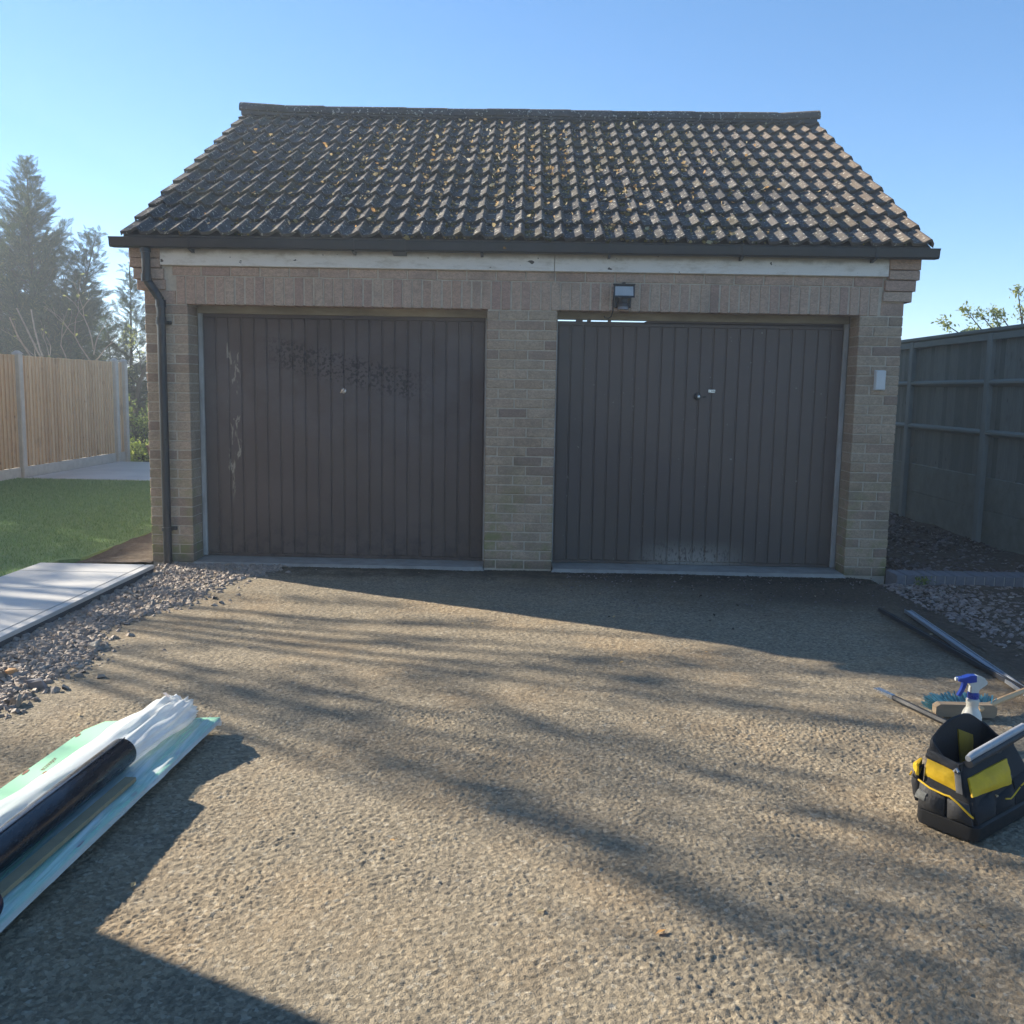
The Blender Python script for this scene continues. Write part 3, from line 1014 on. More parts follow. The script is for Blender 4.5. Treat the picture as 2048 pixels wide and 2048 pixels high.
def tile_mesh(L, side=None):
    v_, f_, n_ = tile_vf(L)
    v_, f_ = list(v_), list(f_)
    if side is not None:                                     # closed flank on verge tiles
        i0 = 0 if side < 0 else n_ - 1
        a, b_ = v_[i0], v_[i0 + n_]
        o_ = len(v_)
        v_ += [(a[0], a[1], a[2] - .035), (b_[0], b_[1], b_[2] - .03)]
        f_.append((i0, i0 + n_, o_ + 1, o_) if side < 0 else (i0 + n_, i0, o_, o_ + 1))
    me = bpy.data.meshes.new("roof_tile")
    me.from_pydata(v_, [], f_)
    me.materials.append(m_tile)
    return me


tm = {(s_, top): tile_mesh(.345 if not top else .20, s_) for s_ in (None, -1, 1) for top in (0, 1)}
roff = W(roof)
for r_ in range(12):
    for c in range(20):
        side = -1 if c == 0 else (1 if c == 19 else None)
        o = link("roof_tile", tm[(side, r_ == 11)], roof)
        s_ = r_ * GA
        o.location = Vector((RX0 + c * TW + random.uniform(-.002, .002), EAVE_Y + s_ * CL, EAVE_Z + s_ * CS + random.uniform(-.002, .003))) - roff
        o.rotation_euler = (SL + random.uniform(-.006, .006), random.uniform(-.006, .006), random.uniform(-.006, .006))
# rear slope, one piece
parts = []
tvn, tfn = np.array(tv_), np.array(tf_)
pos_, M_ = [], []
Rb = np.array(Matrix.Rotation(math.pi, 3, 'Z') @ Matrix.Rotation(SL, 3, 'X'))
for r_ in range(12):
    for c in range(20):
        s_ = r_ * GA
        pos_.append((RX0 + (c + 1) * TW, 2 * RIDGE_Y - EAVE_Y - s_ * CL, EAVE_Z + s_ * CS - (0.0 if r_ < 11 else .02)))
        M_.append(Rb)
V, F = scatter(tvn * np.array([1, .93, 1]), tfn, np.array(pos_) - np.array(roff), np.array(M_), np.ones(240))
o = link("rear_tiles", np_mesh("rear_tiles", V, F, m_tile), roof)
o["kind"] = "stuff"
# ridge tiles
nr = 14
RL = (RX1 - RX0 + .02) / nr
for k in range(nr):
    rm = MB()
    x0, x1 = RX0 - .01 + k * RL, RX0 - .01 + (k + 1) * RL + .012
    up = .018 if k == 0 else (.014 if k == nr - 1 else (.005 if k in (1, nr - 2) else random.uniform(-.004, .004)))
    upl = up + (.014 if k == 0 else (0 if k == nr - 1 else 0)); upr = up + (.014 if k == nr - 1 else (-.012 if k == 0 else 0))
    if k == nr - 1: upl = up - .014
    ring = []
    for q in range(11):
        t = math.pi * (q / 10)
        ring.append((RIDGE_Y - .125 * math.cos(t), RIDGE_Z + .005 + .095 * math.sin(t) ** .8))
    inn = [(y_ * 0 + RIDGE_Y + (y_ - RIDGE_Y) * .86, z_ - .016) for y_, z_ in ring][::-1]
    poly = ring + inn
    m_ = len(poly)
    vs_ = [(x0, y_, z_ + upl) for y_, z_ in poly] + [(x1, y_, z_ + upr + .003) for y_, z_ in poly]
    fs = [(i, (i + 1) % m_, (i + 1) % m_ + m_, i + m_) for i in range(m_)]
    for q in range(10):
        fs.append((q, m_ - 1 - q, m_ - 2 - q, q + 1)); fs.append((q + m_, q + 1 + m_, 2 * m_ - 2 - q, 2 * m_ - 1 - q))
    rm.add(vs_, fs, True)
    rm.build("ridge_tile", m_tile, roof)
mo = MB()
mo.box(RX0 + .01, RX1 - .01, RIDGE_Y - .113, RIDGE_Y + .113, RIDGE_Z - .02, RIDGE_Z + .034)
mo.build("ridge_bedding", m_under, roof)


# moss tufts and dead leaves lodged on the tiles
def on_roof(u, s_, lift):
    return np.stack([RX0 + u, EAVE_Y + s_ * CL - lift * CS, EAVE_Z + s_ * CS + lift * CL], 1)


n = 6500
u = rng.normal(3.1, 1.5, n); s_ = rng.uniform(.02, 3.55, n)
_k = rng.integers(0, 420, n); _c = rng.random(n) < .65
u = np.where(_c, u[_k] + rng.normal(0, .028, n), u); s_ = np.where(_c, s_[_k] + rng.normal(0, .022, n), s_)
k = (u > .25) & (u < 5.9)
u, s_ = u[k], s_[k]; n = len(u)
ph = (u / (TW / 2)) % 1.0
u = (np.floor(u / (TW / 2)) + np.where(rng.random(n) < .75, ph * .42, ph)) * (TW / 2)      # mostly down in the pans
s_ = np.floor(s_ / GA) * GA + np.where(rng.random(n) < .6, rng.exponential(.05, n), (s_ % GA))
tv, tf = stone_template(41, .5, 6)
sz = rng.uniform(.006, .02, n) * (1 + .7 * (rng.random(n) < .12))
V, F = scatter(tv, tf, on_roof(u, s_, .022) - np.array(roff), rot_mats(rng.uniform(-.4, .4, n) + SL, rng.uniform(-.4, .4, n), rng.uniform(0, 6.28, n)), sz)
o = link("moss", np_mesh("moss", V, F, m_moss), roof)
o["kind"] = "stuff"
n = 1100
u = np.concatenate([rng.normal(3.05, .95, n - 500), rng.uniform(.6, 5.6, 500)]); s_ = np.concatenate([rng.normal(1.9, 1.0, n - 500), rng.uniform(.05, 3.4, 500)])
k = rng.integers(0, 150, n)
u = np.where(rng.random(n) < .6, u[k] + rng.normal(0, .05, n), u); s_ = np.where(rng.random(n) < .6, s_[k] + rng.normal(0, .04, n), s_)
k = (u > .3) & (u < 5.8) & (s_ > .03) & (s_ < 3.5)
u, s_ = u[k], s_[k]; n = len(u)
ph = (u / (TW / 2)) % 1.0
u = (np.floor(u / (TW / 2)) + .05 + ph * .5) * (TW / 2)
tv = np.array([(-.5, 0, .10), (-.15, -.26, 0), (.2, -.22, .04), (.5, 0, .16), (.2, .24, .05), (-.15, .27, 0), (0, 0, -.03)])
tf = np.array([(0, 1, 6), (1, 2, 6), (2, 3, 6), (3, 4, 6), (4, 5, 6), (5, 0, 6)])
V, F = scatter(tv, tf, on_roof(u, s_, .050), rot_mats(rng.normal(SL + .35, .4, n), rng.normal(-.2, .4, n), rng.uniform(0, 6.28, n)), .014 + .044 * rng.random(n) ** 2)
tag(link("fallen_leaves", np_mesh("fallen_leaves", V, F, m_leaf_dry)), "orange and tan dead leaves caught on the garage roof tiles", "fallen leaves", kind="stuff")

# security floodlight over the right door
fl = empty("security_light", (.735, YF, 2.13), "black security floodlight with sensor above the right garage door", "security light")
a = MB(); a.bbox(.668, .80, YF - .03, YF - .003, 2.06, 2.21, .006); a.build("back_box", m_blackplastic, fl)
hd_ = MB()
hd_.hexa([(.655, YF - .125, 2.128), (.815, YF - .125, 2.128), (.805, YF - .031, 2.150), (.665, YF - .031, 2.150),
          (.655, YF - .100, 2.226), (.815, YF - .100, 2.226), (.800, YF - .031, 2.236), (.670, YF - .031, 2.236)])
hd_.bbox(.650, .820, YF - .112, YF - .096, 2.222, 2.232, .003)
hd_.bbox(.720, .745, YF - .108, YF - .07, 2.226, 2.244, .003)
hd_.build("lamp_head", m_blackplastic, fl)
gl = MB()
gl.hexa([(.666, YF - .1265, 2.142), (.804, YF - .1265, 2.142), (.804, YF - .1245, 2.142), (.666, YF - .1245, 2.142),
         (.668, YF - .1095, 2.211), (.802, YF - .1095, 2.211), (.802, YF - .1070, 2.211), (.668, YF - .1070, 2.211)])
m_lamp = simple("lamp_glass", (.42, .45, .46), (.33, .36, .38), 20, .12, .6)
gl.build("lamp_glass", m_lamp, fl)
se = MB()
se.tube([(.735, YF - .05, 2.14), (.735, YF - .052, 2.085)], .040, 14)
se.lathe([(.046, -.012), (.046, .012), (.030, .03)], (.735, YF - .055, 2.075), 14, 'z')
se.build("sensor", m_blackplastic, fl)
ln = MB(); ln.lathe([(.044, -.012), (.040, 0), (.043, .008)], (.735, YF - .062, 2.057), 14, 'z')
ln.build("sensor_lens", simple("grey_lens", (.22, .22, .24), None, 10, .3, .5), fl)
cb = MB(); cb.tube([(.668, YF - .012, 2.19), (.662, YF - .012, 2.10), (.664, YF - .010, 2.035), (.655, YF + .04, 1.998), (.635, YF + .06, 1.985), (.612, YF + .07, 1.990), (.604, YF + .078, 2.004)], .0045, 6)
cb.build("cable", m_blackplastic, fl)

# pale box on the right pier
wb = empty("wall_box", (2.73, YF, 1.545), "small white plastic box fixed to the right brick pier", "wall box")
m_wbox = simple("white_plastic", (.66, .67, .66), (.58, .59, .58), 6, .4, .4)
a = MB(); a.bbox(2.692, 2.772, YF - .012, YF - .003, 1.468, 1.622, .003); a.build("back_plate", m_wbox, wb)
a = MB(); a.bbox(2.694, 2.770, YF - .045, YF - .0125, 1.470, 1.620, .006); a.build("cover", m_wbox, wb)


# ================================================================== FENCES
def left_fence():
    FX = -7.41
    t = empty("timber_fence", (FX, 15.0, 0), "new tan closeboard fence with concrete posts at the lawn edge", "fence")
    off = W(t)
    posts = [10.55, 13.85, 17.12, 17.52]
    pmesh = MB()
    pmesh.bbox(-.055, .055, -.055, .055, -.2, 1.82, .012)
    pmesh.hexa([(-.062, -.062, 1.82), (.062, -.062, 1.82), (.062, .062, 1.82), (-.062, .062, 1.82), (-.02, -.02, 1.865), (.02, -.02, 1.865), (.02, .02, 1.865), (-.02, .02, 1.865)])
    pme = pmesh.mesh("post", m_post_conc)
    for yy in posts:
        link("post", pme, t, Vector((FX + .015, yy, 0)) - off)
    pal = MB()
    pal.add([(0, 0, .17), (0, .108, .17), (0, .108, 1.80), (0, 0, 1.80), (.034, .004, .17), (.012, .106, .17), (.012, .106, 1.80), (.034, .004, 1.80)],
            [(4, 5, 6, 7), (0, 4, 7, 3), (1, 2, 6, 5), (3, 7, 6, 2), (0, 1, 5, 4), (0, 3, 2, 1)])
    pale = pal.mesh("pale", m_pale_new)
    for y0, y1 in ((10.61, 13.79), (13.91, 17.06), (17.18, 17.46)):
        g_ = MB(); g_.bbox(FX - .02, FX + .025, y0, y1, -.05, .165, .004); g_.build("gravel_board", m_post_conc, t)
        n_ = max(2, int(round((y1 - y0) / .105)))
        for q in range(n_):
            link("pale", pale, t, Vector((FX + random.uniform(-.002, .002), y0 + q * (y1 - y0 - .112) / (n_ - 1), random.uniform(-.006, .004))) - off)
        for zz in (.42, 1.0, 1.58):
            r_ = MB(); r_.box(FX - .05, FX - .001, y0, y1, zz, zz + .07); r_.build("rail", m_pale_new, t)


left_fence()


def right_fence():
    FX = 4.57
    t = empty("stained_fence", (FX, 9.4, 0), "tall dark grey green closeboard fence right of the garage", "fence")
    off = W(t)
    posts = [5.70, 7.55, 9.40, 11.28, 13.12, 15.0]
    pm_ = MB(); pm_.bbox(-.05, .05, -.05, .05, -.2, 2.06, .01)
    pme = pm_.mesh("post", m_post_old)
    for yy in posts: link("post", pme, t, Vector((FX - .015, yy, 0)) - off)
    pal = MB()
    pal.add([(0, 0, .655), (0, .098, .655), (0, .098, 2.05), (0, 0, 2.05), (-.008, .002, .655), (-.017, .101, .655), (-.017, .101, 2.05), (-.008, .002, 2.05)],
            [(4, 7, 6, 5), (0, 3, 7, 4), (1, 5, 6, 2), (3, 2, 6, 7), (0, 4, 5, 1), (0, 1, 2, 3)])
    pale = pal.mesh("pale", m_pale_old)
    for q in range(len(posts) - 1):
        y0, y1 = posts[q] + .05, posts[q + 1] - .05
        for z0, z1 in ((-.08, .33), (.334, .652)):
            g_ = MB(); g_.bbox(FX - .018, FX + .02, y0, y1, z0, z1, .004); g_.build("gravel_board", m_gboard_old, t)
        for zz in (1.07, 1.56):
            r_ = MB(); r_.prism([(FX - .064, zz + .008), (FX - .019, zz - .022), (FX - .019, zz + .048), (FX - .064, zz + .028)], 1, y0 + .001, y1 - .001)
            r_.build("rail", m_rail_old, t)
        r_ = MB(); r_.bbox(FX - .060, FX - .019, y0 + .001, y1 - .001, 1.985, 2.052, .004); r_.build("rail", m_rail_old, t)
        n_ = 18
        for k in range(n_):
            if (q == 3 and k in (0, 1)) : 
                dz = 0
            gapx = .004 * (k % 7 == 3)
            o = link("pale", pale, t, Vector((FX + random.uniform(-.003, .003), y0 + k * (y1 - y0 - .100) / (n_ - 1) + (.012 if (q, k) in ((2, 10), (3, 1), (3, 3)) else 0), random.uniform(-.003, .003))) - off)
    c = MB(); c.bbox(FX - .075, FX + .055, posts[0] - .05, posts[-1] + .05, 2.064, 2.100, .006); c.build("capping", m_rail_old, t)


right_fence()

# blue-grey brick edging in front of the mulch
ed = empty("brick_edging", (3.7, 7.3, 0), "low edging row of blue grey bricks at the foot of the right pier", "edging")
m_bluebrick = simple("blue_grey_brick", (.19, .20, .225), (.125, .13, .15), 14, .7, .3, .4, 70)
b_ = MB(); b_.box(2.885, 4.55, 7.193, 7.405, -.06, .058); b_.build("mortar_bed", simple("pale_mortar", (.40, .385, .35), (.30, .285, .26), 30, .95, .1), ed)
bm_ = MB(); bm_.bbox(0, .0655, 0, .219, -.05, .066, .003)
bme = bm_.mesh("brick", m_bluebrick)
for k in range(22):
    link("brick", bme, ed, Vector((2.884 + k * .0755, 7.187 + random.uniform(-.002, .002), random.uniform(-.002, .002))) - W(ed))


# ================================================================== PLANTS
def tree_mats(name, stops, trans=.3):
    g = G(name, .75, .2)
    g.two_sided_leaf(g.ramp(g.island(), stops), trans)
    return g.m


m_conif = tree_mats("conifer_needles", [(0, (.020, .040, .020)), (.45, (.040, .072, .030)), (.8, (.070, .105, .038)), (1, (.15, .16, .045))], .3)
m_bushleaf = tree_mats("bush_leaves", [(0, (.07, .115, .03)), (.5, (.14, .20, .05)), (.85, (.24, .30, .075)), (1, (.32, .36, .11))], .45)
m_brightleaf = tree_mats("bright_bush_leaves", [(0, (.18, .25, .04)), (.5, (.32, .40, .08)), (1, (.48, .50, .16))], .45)
m_spring = tree_mats("spring_leaves", [(0, (.17, .21, .06)), (.5, (.28, .32, .10)), (1, (.38, .39, .16))], .45)
m_bark_d = simple("dark_bark", (.07, .055, .042), (.04, .032, .025), 12, .95, .1, .5, 40)
m_bark_p = simple("pale_bark", (.30, .265, .22), (.18, .155, .125), 12, .9, .1, .3, 40)


def spray_template():
    """flat feathery conifer spray: stem along +x, side shoots in the xy plane, drooping tips"""
    V, F = [], []

    def blade(p, d, L, w_):
        d = np.array(d) / np.linalg.norm(d)
        s = np.array([-d[1], d[0], 0]); s /= np.linalg.norm(s) + 1e-9
        i = len(V)
        V.extend([p, p + d * L * .45 + s * w_, p + d * L, p + d * L * .45 - s * w_])
        F.append((i, i + 1, i + 2)); F.append((i, i + 2, i + 3))
    r_ = np.random.default_rng(3)
    for q in range(9):
        t = .08 + q * .10
        zz = .05 * t - .16 * t * t
        for sg in (-1, 1):
            L = (.42 * (1 - t) + .12) * r_.uniform(.75, 1.2)
            ang = r_.uniform(.5, .8)
            blade(np.array([t, 0, zz]), (math.cos(ang), sg * math.sin(ang), r_.uniform(-.15, .2)), L, .021)
    blade(np.array([.0, 0, 0]), (1, 0, -.05), .98, .022)
    blade(np.array([.7, 0, -.04]), (1, .1, -.1), .45, .022)
    return np.array(V), np.array(F)


SPV, SPF = spray_template()


def conifer(axes, label, base, seed, gr=None):
    r_ = np.random.default_rng(seed)
    t = empty("conifer", base, label, "tree", gr)
    tb = MB()
    pos_, Ms, sc = [], [], []
    for (p0, p1, rad, nb, power) in axes:
        p0, p1 = np.array(p0, float), np.array(p1, float)
        H = np.linalg.norm(p1 - p0)
        mid = (p0 + p1) / 2 + r_.normal(0, .03, 3)
        tb.tube([p0, mid, p1], [.035 * H / 3 + .02, .02 * H / 3 + .012, .006], 7)
        for q in range(nb):
            f = (q + r_.random()) / nb
            f = f ** .85
            c0 = p0 + (p1 - p0) * (.02 + .97 * f)
            az = q * 2.399 + r_.normal(0, .3)
            L = rad * (1 - f) ** power * r_.uniform(.6, 1.25) + .10
            el = R(12) + R(38) * f + r_.normal(0, .12)
            d = np.array([math.cos(az) * math.cos(el), math.sin(az) * math.cos(el), math.sin(el)])
            ns = max(3, int(L / .07))
            tip = c0 + d * L
            if L > .5: tb.tube([c0, c0 + d * L * .6 + np.array([0, 0, -.03 * L]), tip], [.014, .009, .004], 5, False)
            for k in range(ns):
                g_ = (k + .6) / ns
                if g_ < .15: continue
                p = c0 + d * L * g_ + np.array([0, 0, -.08 * L * math.sin(g_ * 3.1)]) + r_.normal(0, .03, 3)
                a2 = az + r_.normal(0, .65) * (1.15 - .8 * g_)
                pit = -(el * .7 + r_.normal(.05, .28)) + (.1 if g_ < .7 else -.15)
                for _k in range(2):
                    pos_.append(p + r_.normal(0, .05, 3))
                    Ms.append((r_.normal(0, .6), pit + r_.normal(0, .15), a2 + r_.normal(0, .3)))
                    sc.append((.135 + .17 * min(1, L)) * r_.uniform(.7, 1.3))
    A = np.array(Ms)
    V, F = scatter(SPV, SPF, np.array(pos_) - np.array(base), rot_mats(A[:, 0], A[:, 1], A[:, 2]), np.array(sc))
    link("crown", np_mesh("crown", V, F, m_conif), t)
    tb.build("trunk", m_bark_d, t)
    return t


conifer([((-11.66, 22.5, -.1), (-11.58, 22.5, 6.49), 2.45, 290, .98), ((-11.25, 22.5, .9), (-10.03, 22.5, 4.86), 1.0, 110, .6), ((-12.2, 22.7, .9), (-12.7, 22.6, 5.5), 1.2, 110, .7),
         ((-11.0, 22.3, .4), (-10.36, 22.2, 3.41), 1.1, 100, .55), ((-12.9, 22.4, .3), (-13.2, 22.4, 4.2), 1.2, 110, .6), ((-11.3, 22.2, .2), (-11.2, 22.1, 3.2), 1.5, 110, .5)],
        "tall blue green conifer with several leaders behind the tan fence", (-11.66, 22.5, -.1), 21)
conifer([((-8.22, 20, -.1), (-8.23, 20, 3.56), .82, 130, .75), ((-8.23, 20, 3.35), (-8.23, 20, 4.0), .10, 8, .8), ((-8.0, 20.1, .4), (-7.6, 20.1, 2.45), .48, 50, .5), ((-8.6, 20, .3), (-8.75, 20, 2.6), .6, 60, .5)],
        "small slim conifer with a bare spike top beside the garage gable", (-8.22, 20, -.1), 22)
conifer([((-14.0, 23, -.1), (-13.9, 23, 5.3), 1.8, 170, .7)], "dark conifer at the left behind the tall one", (-14.0, 23, -.1), 23)


def limb_tree(mb, p, d, L, r0, depth, r_, tips, spread=.6, seg=3):
    pts, rad = [p], [r0]
    for k in range(seg):
        d = (d + Vector((r_.gauss(0, .16), r_.gauss(0, .16), r_.gauss(0.02, .12)))).normalized()
        p = p + d * L / seg
        pts.append(p); rad.append(r0 * (1 - .38 * (k + 1) / seg))
    mb.tube(pts, rad, 6 if r0 > .01 else 4, False)
    tips.append((p.copy(), d.copy()))
    if depth == 0: return
    for k in range(2 if r_.random() < .6 else 3):
        a = Vector((r_.gauss(0, 1), r_.gauss(0, 1), r_.gauss(.2, .6))).normalized()
        limb_tree(mb, p, (d + a * spread).normalized(), L * r_.uniform(.62, .82), rad[-1] * .8, depth - 1, r_, tips, spread, seg)


# bare pale shrub in front of the conifers
rr = random.Random(5)
sh = empty("bare_shrub", (-8.22, 18.1, -.1), "leafless pale branched shrub showing above the tan fence", "shrub")
mb = MB(); tips = []
limb_tree(mb, Vector((-8.20, 18.1, -.1)), Vector((.02, 0, 1)), 1.95, .040, 1, rr, tips, .9)
for p0, d0, L in (((-8.22, 18.1, 1.75), (-.55, .05, .75), .62), ((-8.2, 18.1, 1.95), (.2, 0, 1), .5), ((-8.2, 18.1, 2.05), (-.1, 0, 1), .62), ((-8.55, 18.1, 1.5), (-.75, 0, .55), .7), ((-8.6, 18.1, 1.55), (-.2, 0, .9), .6), ((-8.9, 18.1, 1.6), (-.85, .05, .5), .62), ((-8.2, 18.1, 1.8), (.75, 0, .5), .45)):
    limb_tree(mb, Vector(p0), Vector(d0).normalized(), L, .014, 2, rr, tips, .62)
mb.tube([(-8.22, 18.1, 1.3), (-8.6, 18.1, 1.6), (-8.95, 18.1, 1.66)], [.022, .017, .013], 6)
mb.build("branches", m_bark_p, sh)
LV = np.array([(-.5, 0, 0), (-.1, -.24, .05), (.5, 0, -.04), (-.1, .24, .05)]); LF = np.array([(0, 1, 2), (0, 2, 3)])
p3 = np.array([tips[rr.randrange(len(tips))][0] for _ in range(26)]) + rng.normal(0, .03, (26, 3))
V, F = scatter(LV, LF, p3 - np.array((-8.22, 18.1, -.1)), rot_mats(*rng.uniform(-1, 1, (2, 26)), rng.uniform(0, 6.28, 26)), rng.uniform(.06, .12, 26))
link("leaves", np_mesh("leaves", V, F, m_spring), sh)


def leafy(name, blobs, label, base, n, size, mat, seed, cat="bush", stems=True, flat=0.6):
    r_ = np.random.default_rng(seed)
    t = empty(name, base, label, cat)
    P_ = []
    wts = np.array([b_[3] * b_[4] * b_[5] for b_ in blobs]); wts = wts / wts.sum()
    cl = r_.choice(len(blobs), n, p=wts)
    B = np.array(blobs)[cl]
    dirs = r_.normal(0, 1, (n, 3)); dirs /= np.linalg.norm(dirs, axis=1)[:, None]
    # leaves gather in clumps near the surface of each blob
    nc = max(12, n // 26)
    cd_ = r_.normal(0, 1, (nc, 3)); cd_ /= np.linalg.norm(cd_, axis=1)[:, None]
    pick = r_.integers(0, nc, n)
    dirs = cd_[pick] * r_.uniform(.35, 1.08, nc)[pick][:, None] + r_.normal(0, .13, (n, 3))
    P_ = B[:, :3] + dirs * B[:, 3:6]
    P_ = P_[P_[:, 2] > base[2]]
    n = len(P_)
    V, F = scatter(LV, LF, P_ - np.array(base), rot_mats(r_.normal(0, flat, n), r_.normal(0, flat, n), r_.uniform(0, 6.28, n)), r_.uniform(size * .6, size * 1.3, n))
    link("foliage", np_mesh("foliage", V, F, mat), t)
    if stems:
        mb = MB()
        for b_ in blobs:
            for _ in range(4):
                tgt = Vector(b_[:3]) + Vector(r_.normal(0, .3, 3) * np.array(b_[3:6]))
                b0 = Vector(base) + Vector((r_.normal(0, .05), r_.normal(0, .05), 0))
                mid = (b0 + tgt) / 2 + Vector((r_.normal(0, .05), r_.normal(0, .05), .08))
                mb.tube([b0, mid, tgt], [.02, .013, .005], 5, False)
        mb.build("stems", m_bark_d, t)
    return t


leafy("bush", [(-8.55, 21.0, .6, .9, .6, .75), (-8.15, 21.1, 1.0, .55, .5, .5), (-7.6, 21.2, .55, .55, .5, .55), (-8.85, 21, 1.15, .5, .5, .45)], "dark green leafy bush between the fence end and the garage", (-8.4, 21.0, -.1), 8000, .085, m_conif, 31)
leafy("bush", [(-7.35, 17.85, .10, .42, .25, .27), (-6.9, 17.9, .10, .40, .28, .30), (-7.6, 18.0, .14, .28, .25, .28), (-6.4, 17.9, .15, .4, .3, .3)], "low bright yellow green bush at the far edge of the patio", (-7.2, 17.9, -.1), 3600, .07, m_brightleaf, 32)
leafy("bush", [(-7.35, 18.5, .62, .35, .25, .32), (-7.1, 18.6, 1.0, .3, .25, .3), (-7.68, 18.4, .75, .16, .15, .42), (-6.8, 18.6, .6, .4, .3, .4)], "mid green bush with upright shoots above the low bright one", (-7.3, 18.5, -.1), 2600, .07, m_bushleaf, 33)
# dark curved small tree by the gable
st = empty("small_tree", (-7.72, 18.9, -.1), "small tree with a dark curved stem beside the garage corner", "tree")
mb = MB(); tips = []
mb.tube([(-7.78, 18.9, -.1), (-7.76, 18.9, .9), (-7.68, 18.9, 1.4), (-7.55, 18.9, 1.7), (-7.30, 18.9, 1.95)], [.06, .05, .042, .034, .022], 7)
rr = random.Random(9)
for p0, d0 in (((-7.6, 18.9, 1.65), (-.3, 0, 1)), ((-7.4, 18.9, 1.85), (.5, 0, .8)), ((-7.68, 18.9, 1.4), (-.8, 0, .6))):
    limb_tree(mb, Vector(p0), Vector(d0).normalized(), .35, .016, 2, rr, tips, .7)
mb.build("trunk", m_bark_d, st)
p3 = np.repeat(np.array([tp[0] for tp in tips]), 14, 0); p3 = p3 + rng.normal(0, .09, p3.shape)
V, F = scatter(LV, LF, p3 - np.array((-7.72, 18.9, -.1)), rot_mats(rng.normal(0, .6, len(p3)), rng.normal(0, .6, len(p3)), rng.uniform(0, 6.28, len(p3))), rng.uniform(.04, .09, len(p3)))
link("crown", np_mesh("crown", V, F, m_spring), st)
# a clay pot just showing beside the wall
pt = MB(); pt.lathe([(.06, 0), (.09, .14), (.105, .145), (.105, .18), (.09, .18), (.07, .06)], (-6.83, 17.3, .12), 18)
tag(pt.build("flower_pot", simple("terracotta", (.50, .27, .16), (.38, .20, .12), 12, .85, .2)), "terracotta pot at the edge of the low bright bush", "flower pot")

# leafy tree over the right-hand fence
lt = empty("leafy_tree", (7.35, 14, -.1), "small tree with pale green leaves rising over the stained fence", "tree")
mb = MB(); tips = []
rr = random.Random(12)
mb.tube([(7.35, 14, -.1), (7.33, 14, 1.2), (7.3, 14, 1.9)], [.07, .06, .045], 8)
ends = [(5.98, 14, 2.53), (6.35, 14.1, 2.72), (6.52, 14, 2.66), (6.66, 13.9, 2.69), (6.80, 14, 2.66), (7.15, 14, 2.72), (7.35, 14.1, 2.86), (7.0, 13.9, 3.0), (6.5, 14.2, 2.42), (6.3, 13.9, 2.38), (7.7, 14, 2.9), (7.95, 14.2, 2.6), (8.1, 13.9, 2.8), (6.9, 14.3, 2.5)]
lp, le = [], []
for e_ in ends:
    e_ = Vector(e_); s0 = Vector((7.3, 14, rr.uniform(1.5, 1.9)))
    mid = s0.lerp(e_, .55) + Vector((0, rr.uniform(-.1, .1), .02))
    mb.tube([s0, mid, e_], [.022, .013, .004], 5, False)
    for _ in range(95):
        f = 1 - abs(rr.gauss(0, .16))
        p = mid.lerp(e_, max(0, f))
        lp.append((p.x + rr.gauss(0, .045), p.y + rr.gauss(0, .05), p.z + rr.gauss(0, .04)))
mb.build("trunk", m_bark_d, lt)
lp = np.array(lp); n = len(lp)
V, F = scatter(LV, LF, lp - np.array((7.35, 14, -.1)), rot_mats(rng.normal(0, .7, n), rng.normal(0, .7, n), rng.uniform(0, 6.28, n)), rng.uniform(.035, .075, n))
link("crown", np_mesh("crown", V, F, m_spring), lt)
# weed at the edging
wd = empty("weed", (3.06, 7.13, 0), "small green weed growing against the brick edging", "plant")
n = 60
p3 = np.column_stack([rng.normal(3.06, .035, n), rng.normal(7.13, .03, n), rng.uniform(0, .07, n)])
V, F = scatter(LV, LF, p3 - np.array((3.06, 7.13, 0)), rot_mats(rng.normal(0, .7, n), rng.normal(-.5, .5, n), rng.uniform(0, 6.28, n)), rng.uniform(.02, .04, n))
link("leaves", np_mesh("leaves", V, F, m_bushleaf), wd)

# ---- tall tree off to the left; its limbs throw the streaks over the drive
SUNV = np.array(TO_SUN)
tall_base = (-12.9, 10.2, -.1)
tall = empty("tall_tree", tall_base, "tall spreading tree beyond the lawn on the sunny side", "tree")


def seg_d(P, pts):
    d = np.full(len(P), 9.)
    for a, b_ in zip(pts[:-1], pts[1:]):
        a, b_ = np.array(a), np.array(b_)
        t = np.clip(((P - a) @ (b_ - a)) / ((b_ - a) @ (b_ - a)), 0, 1)
        d = np.minimum(d, np.linalg.norm(P - (a + t[:, None] * (b_ - a)), axis=1))
    return d


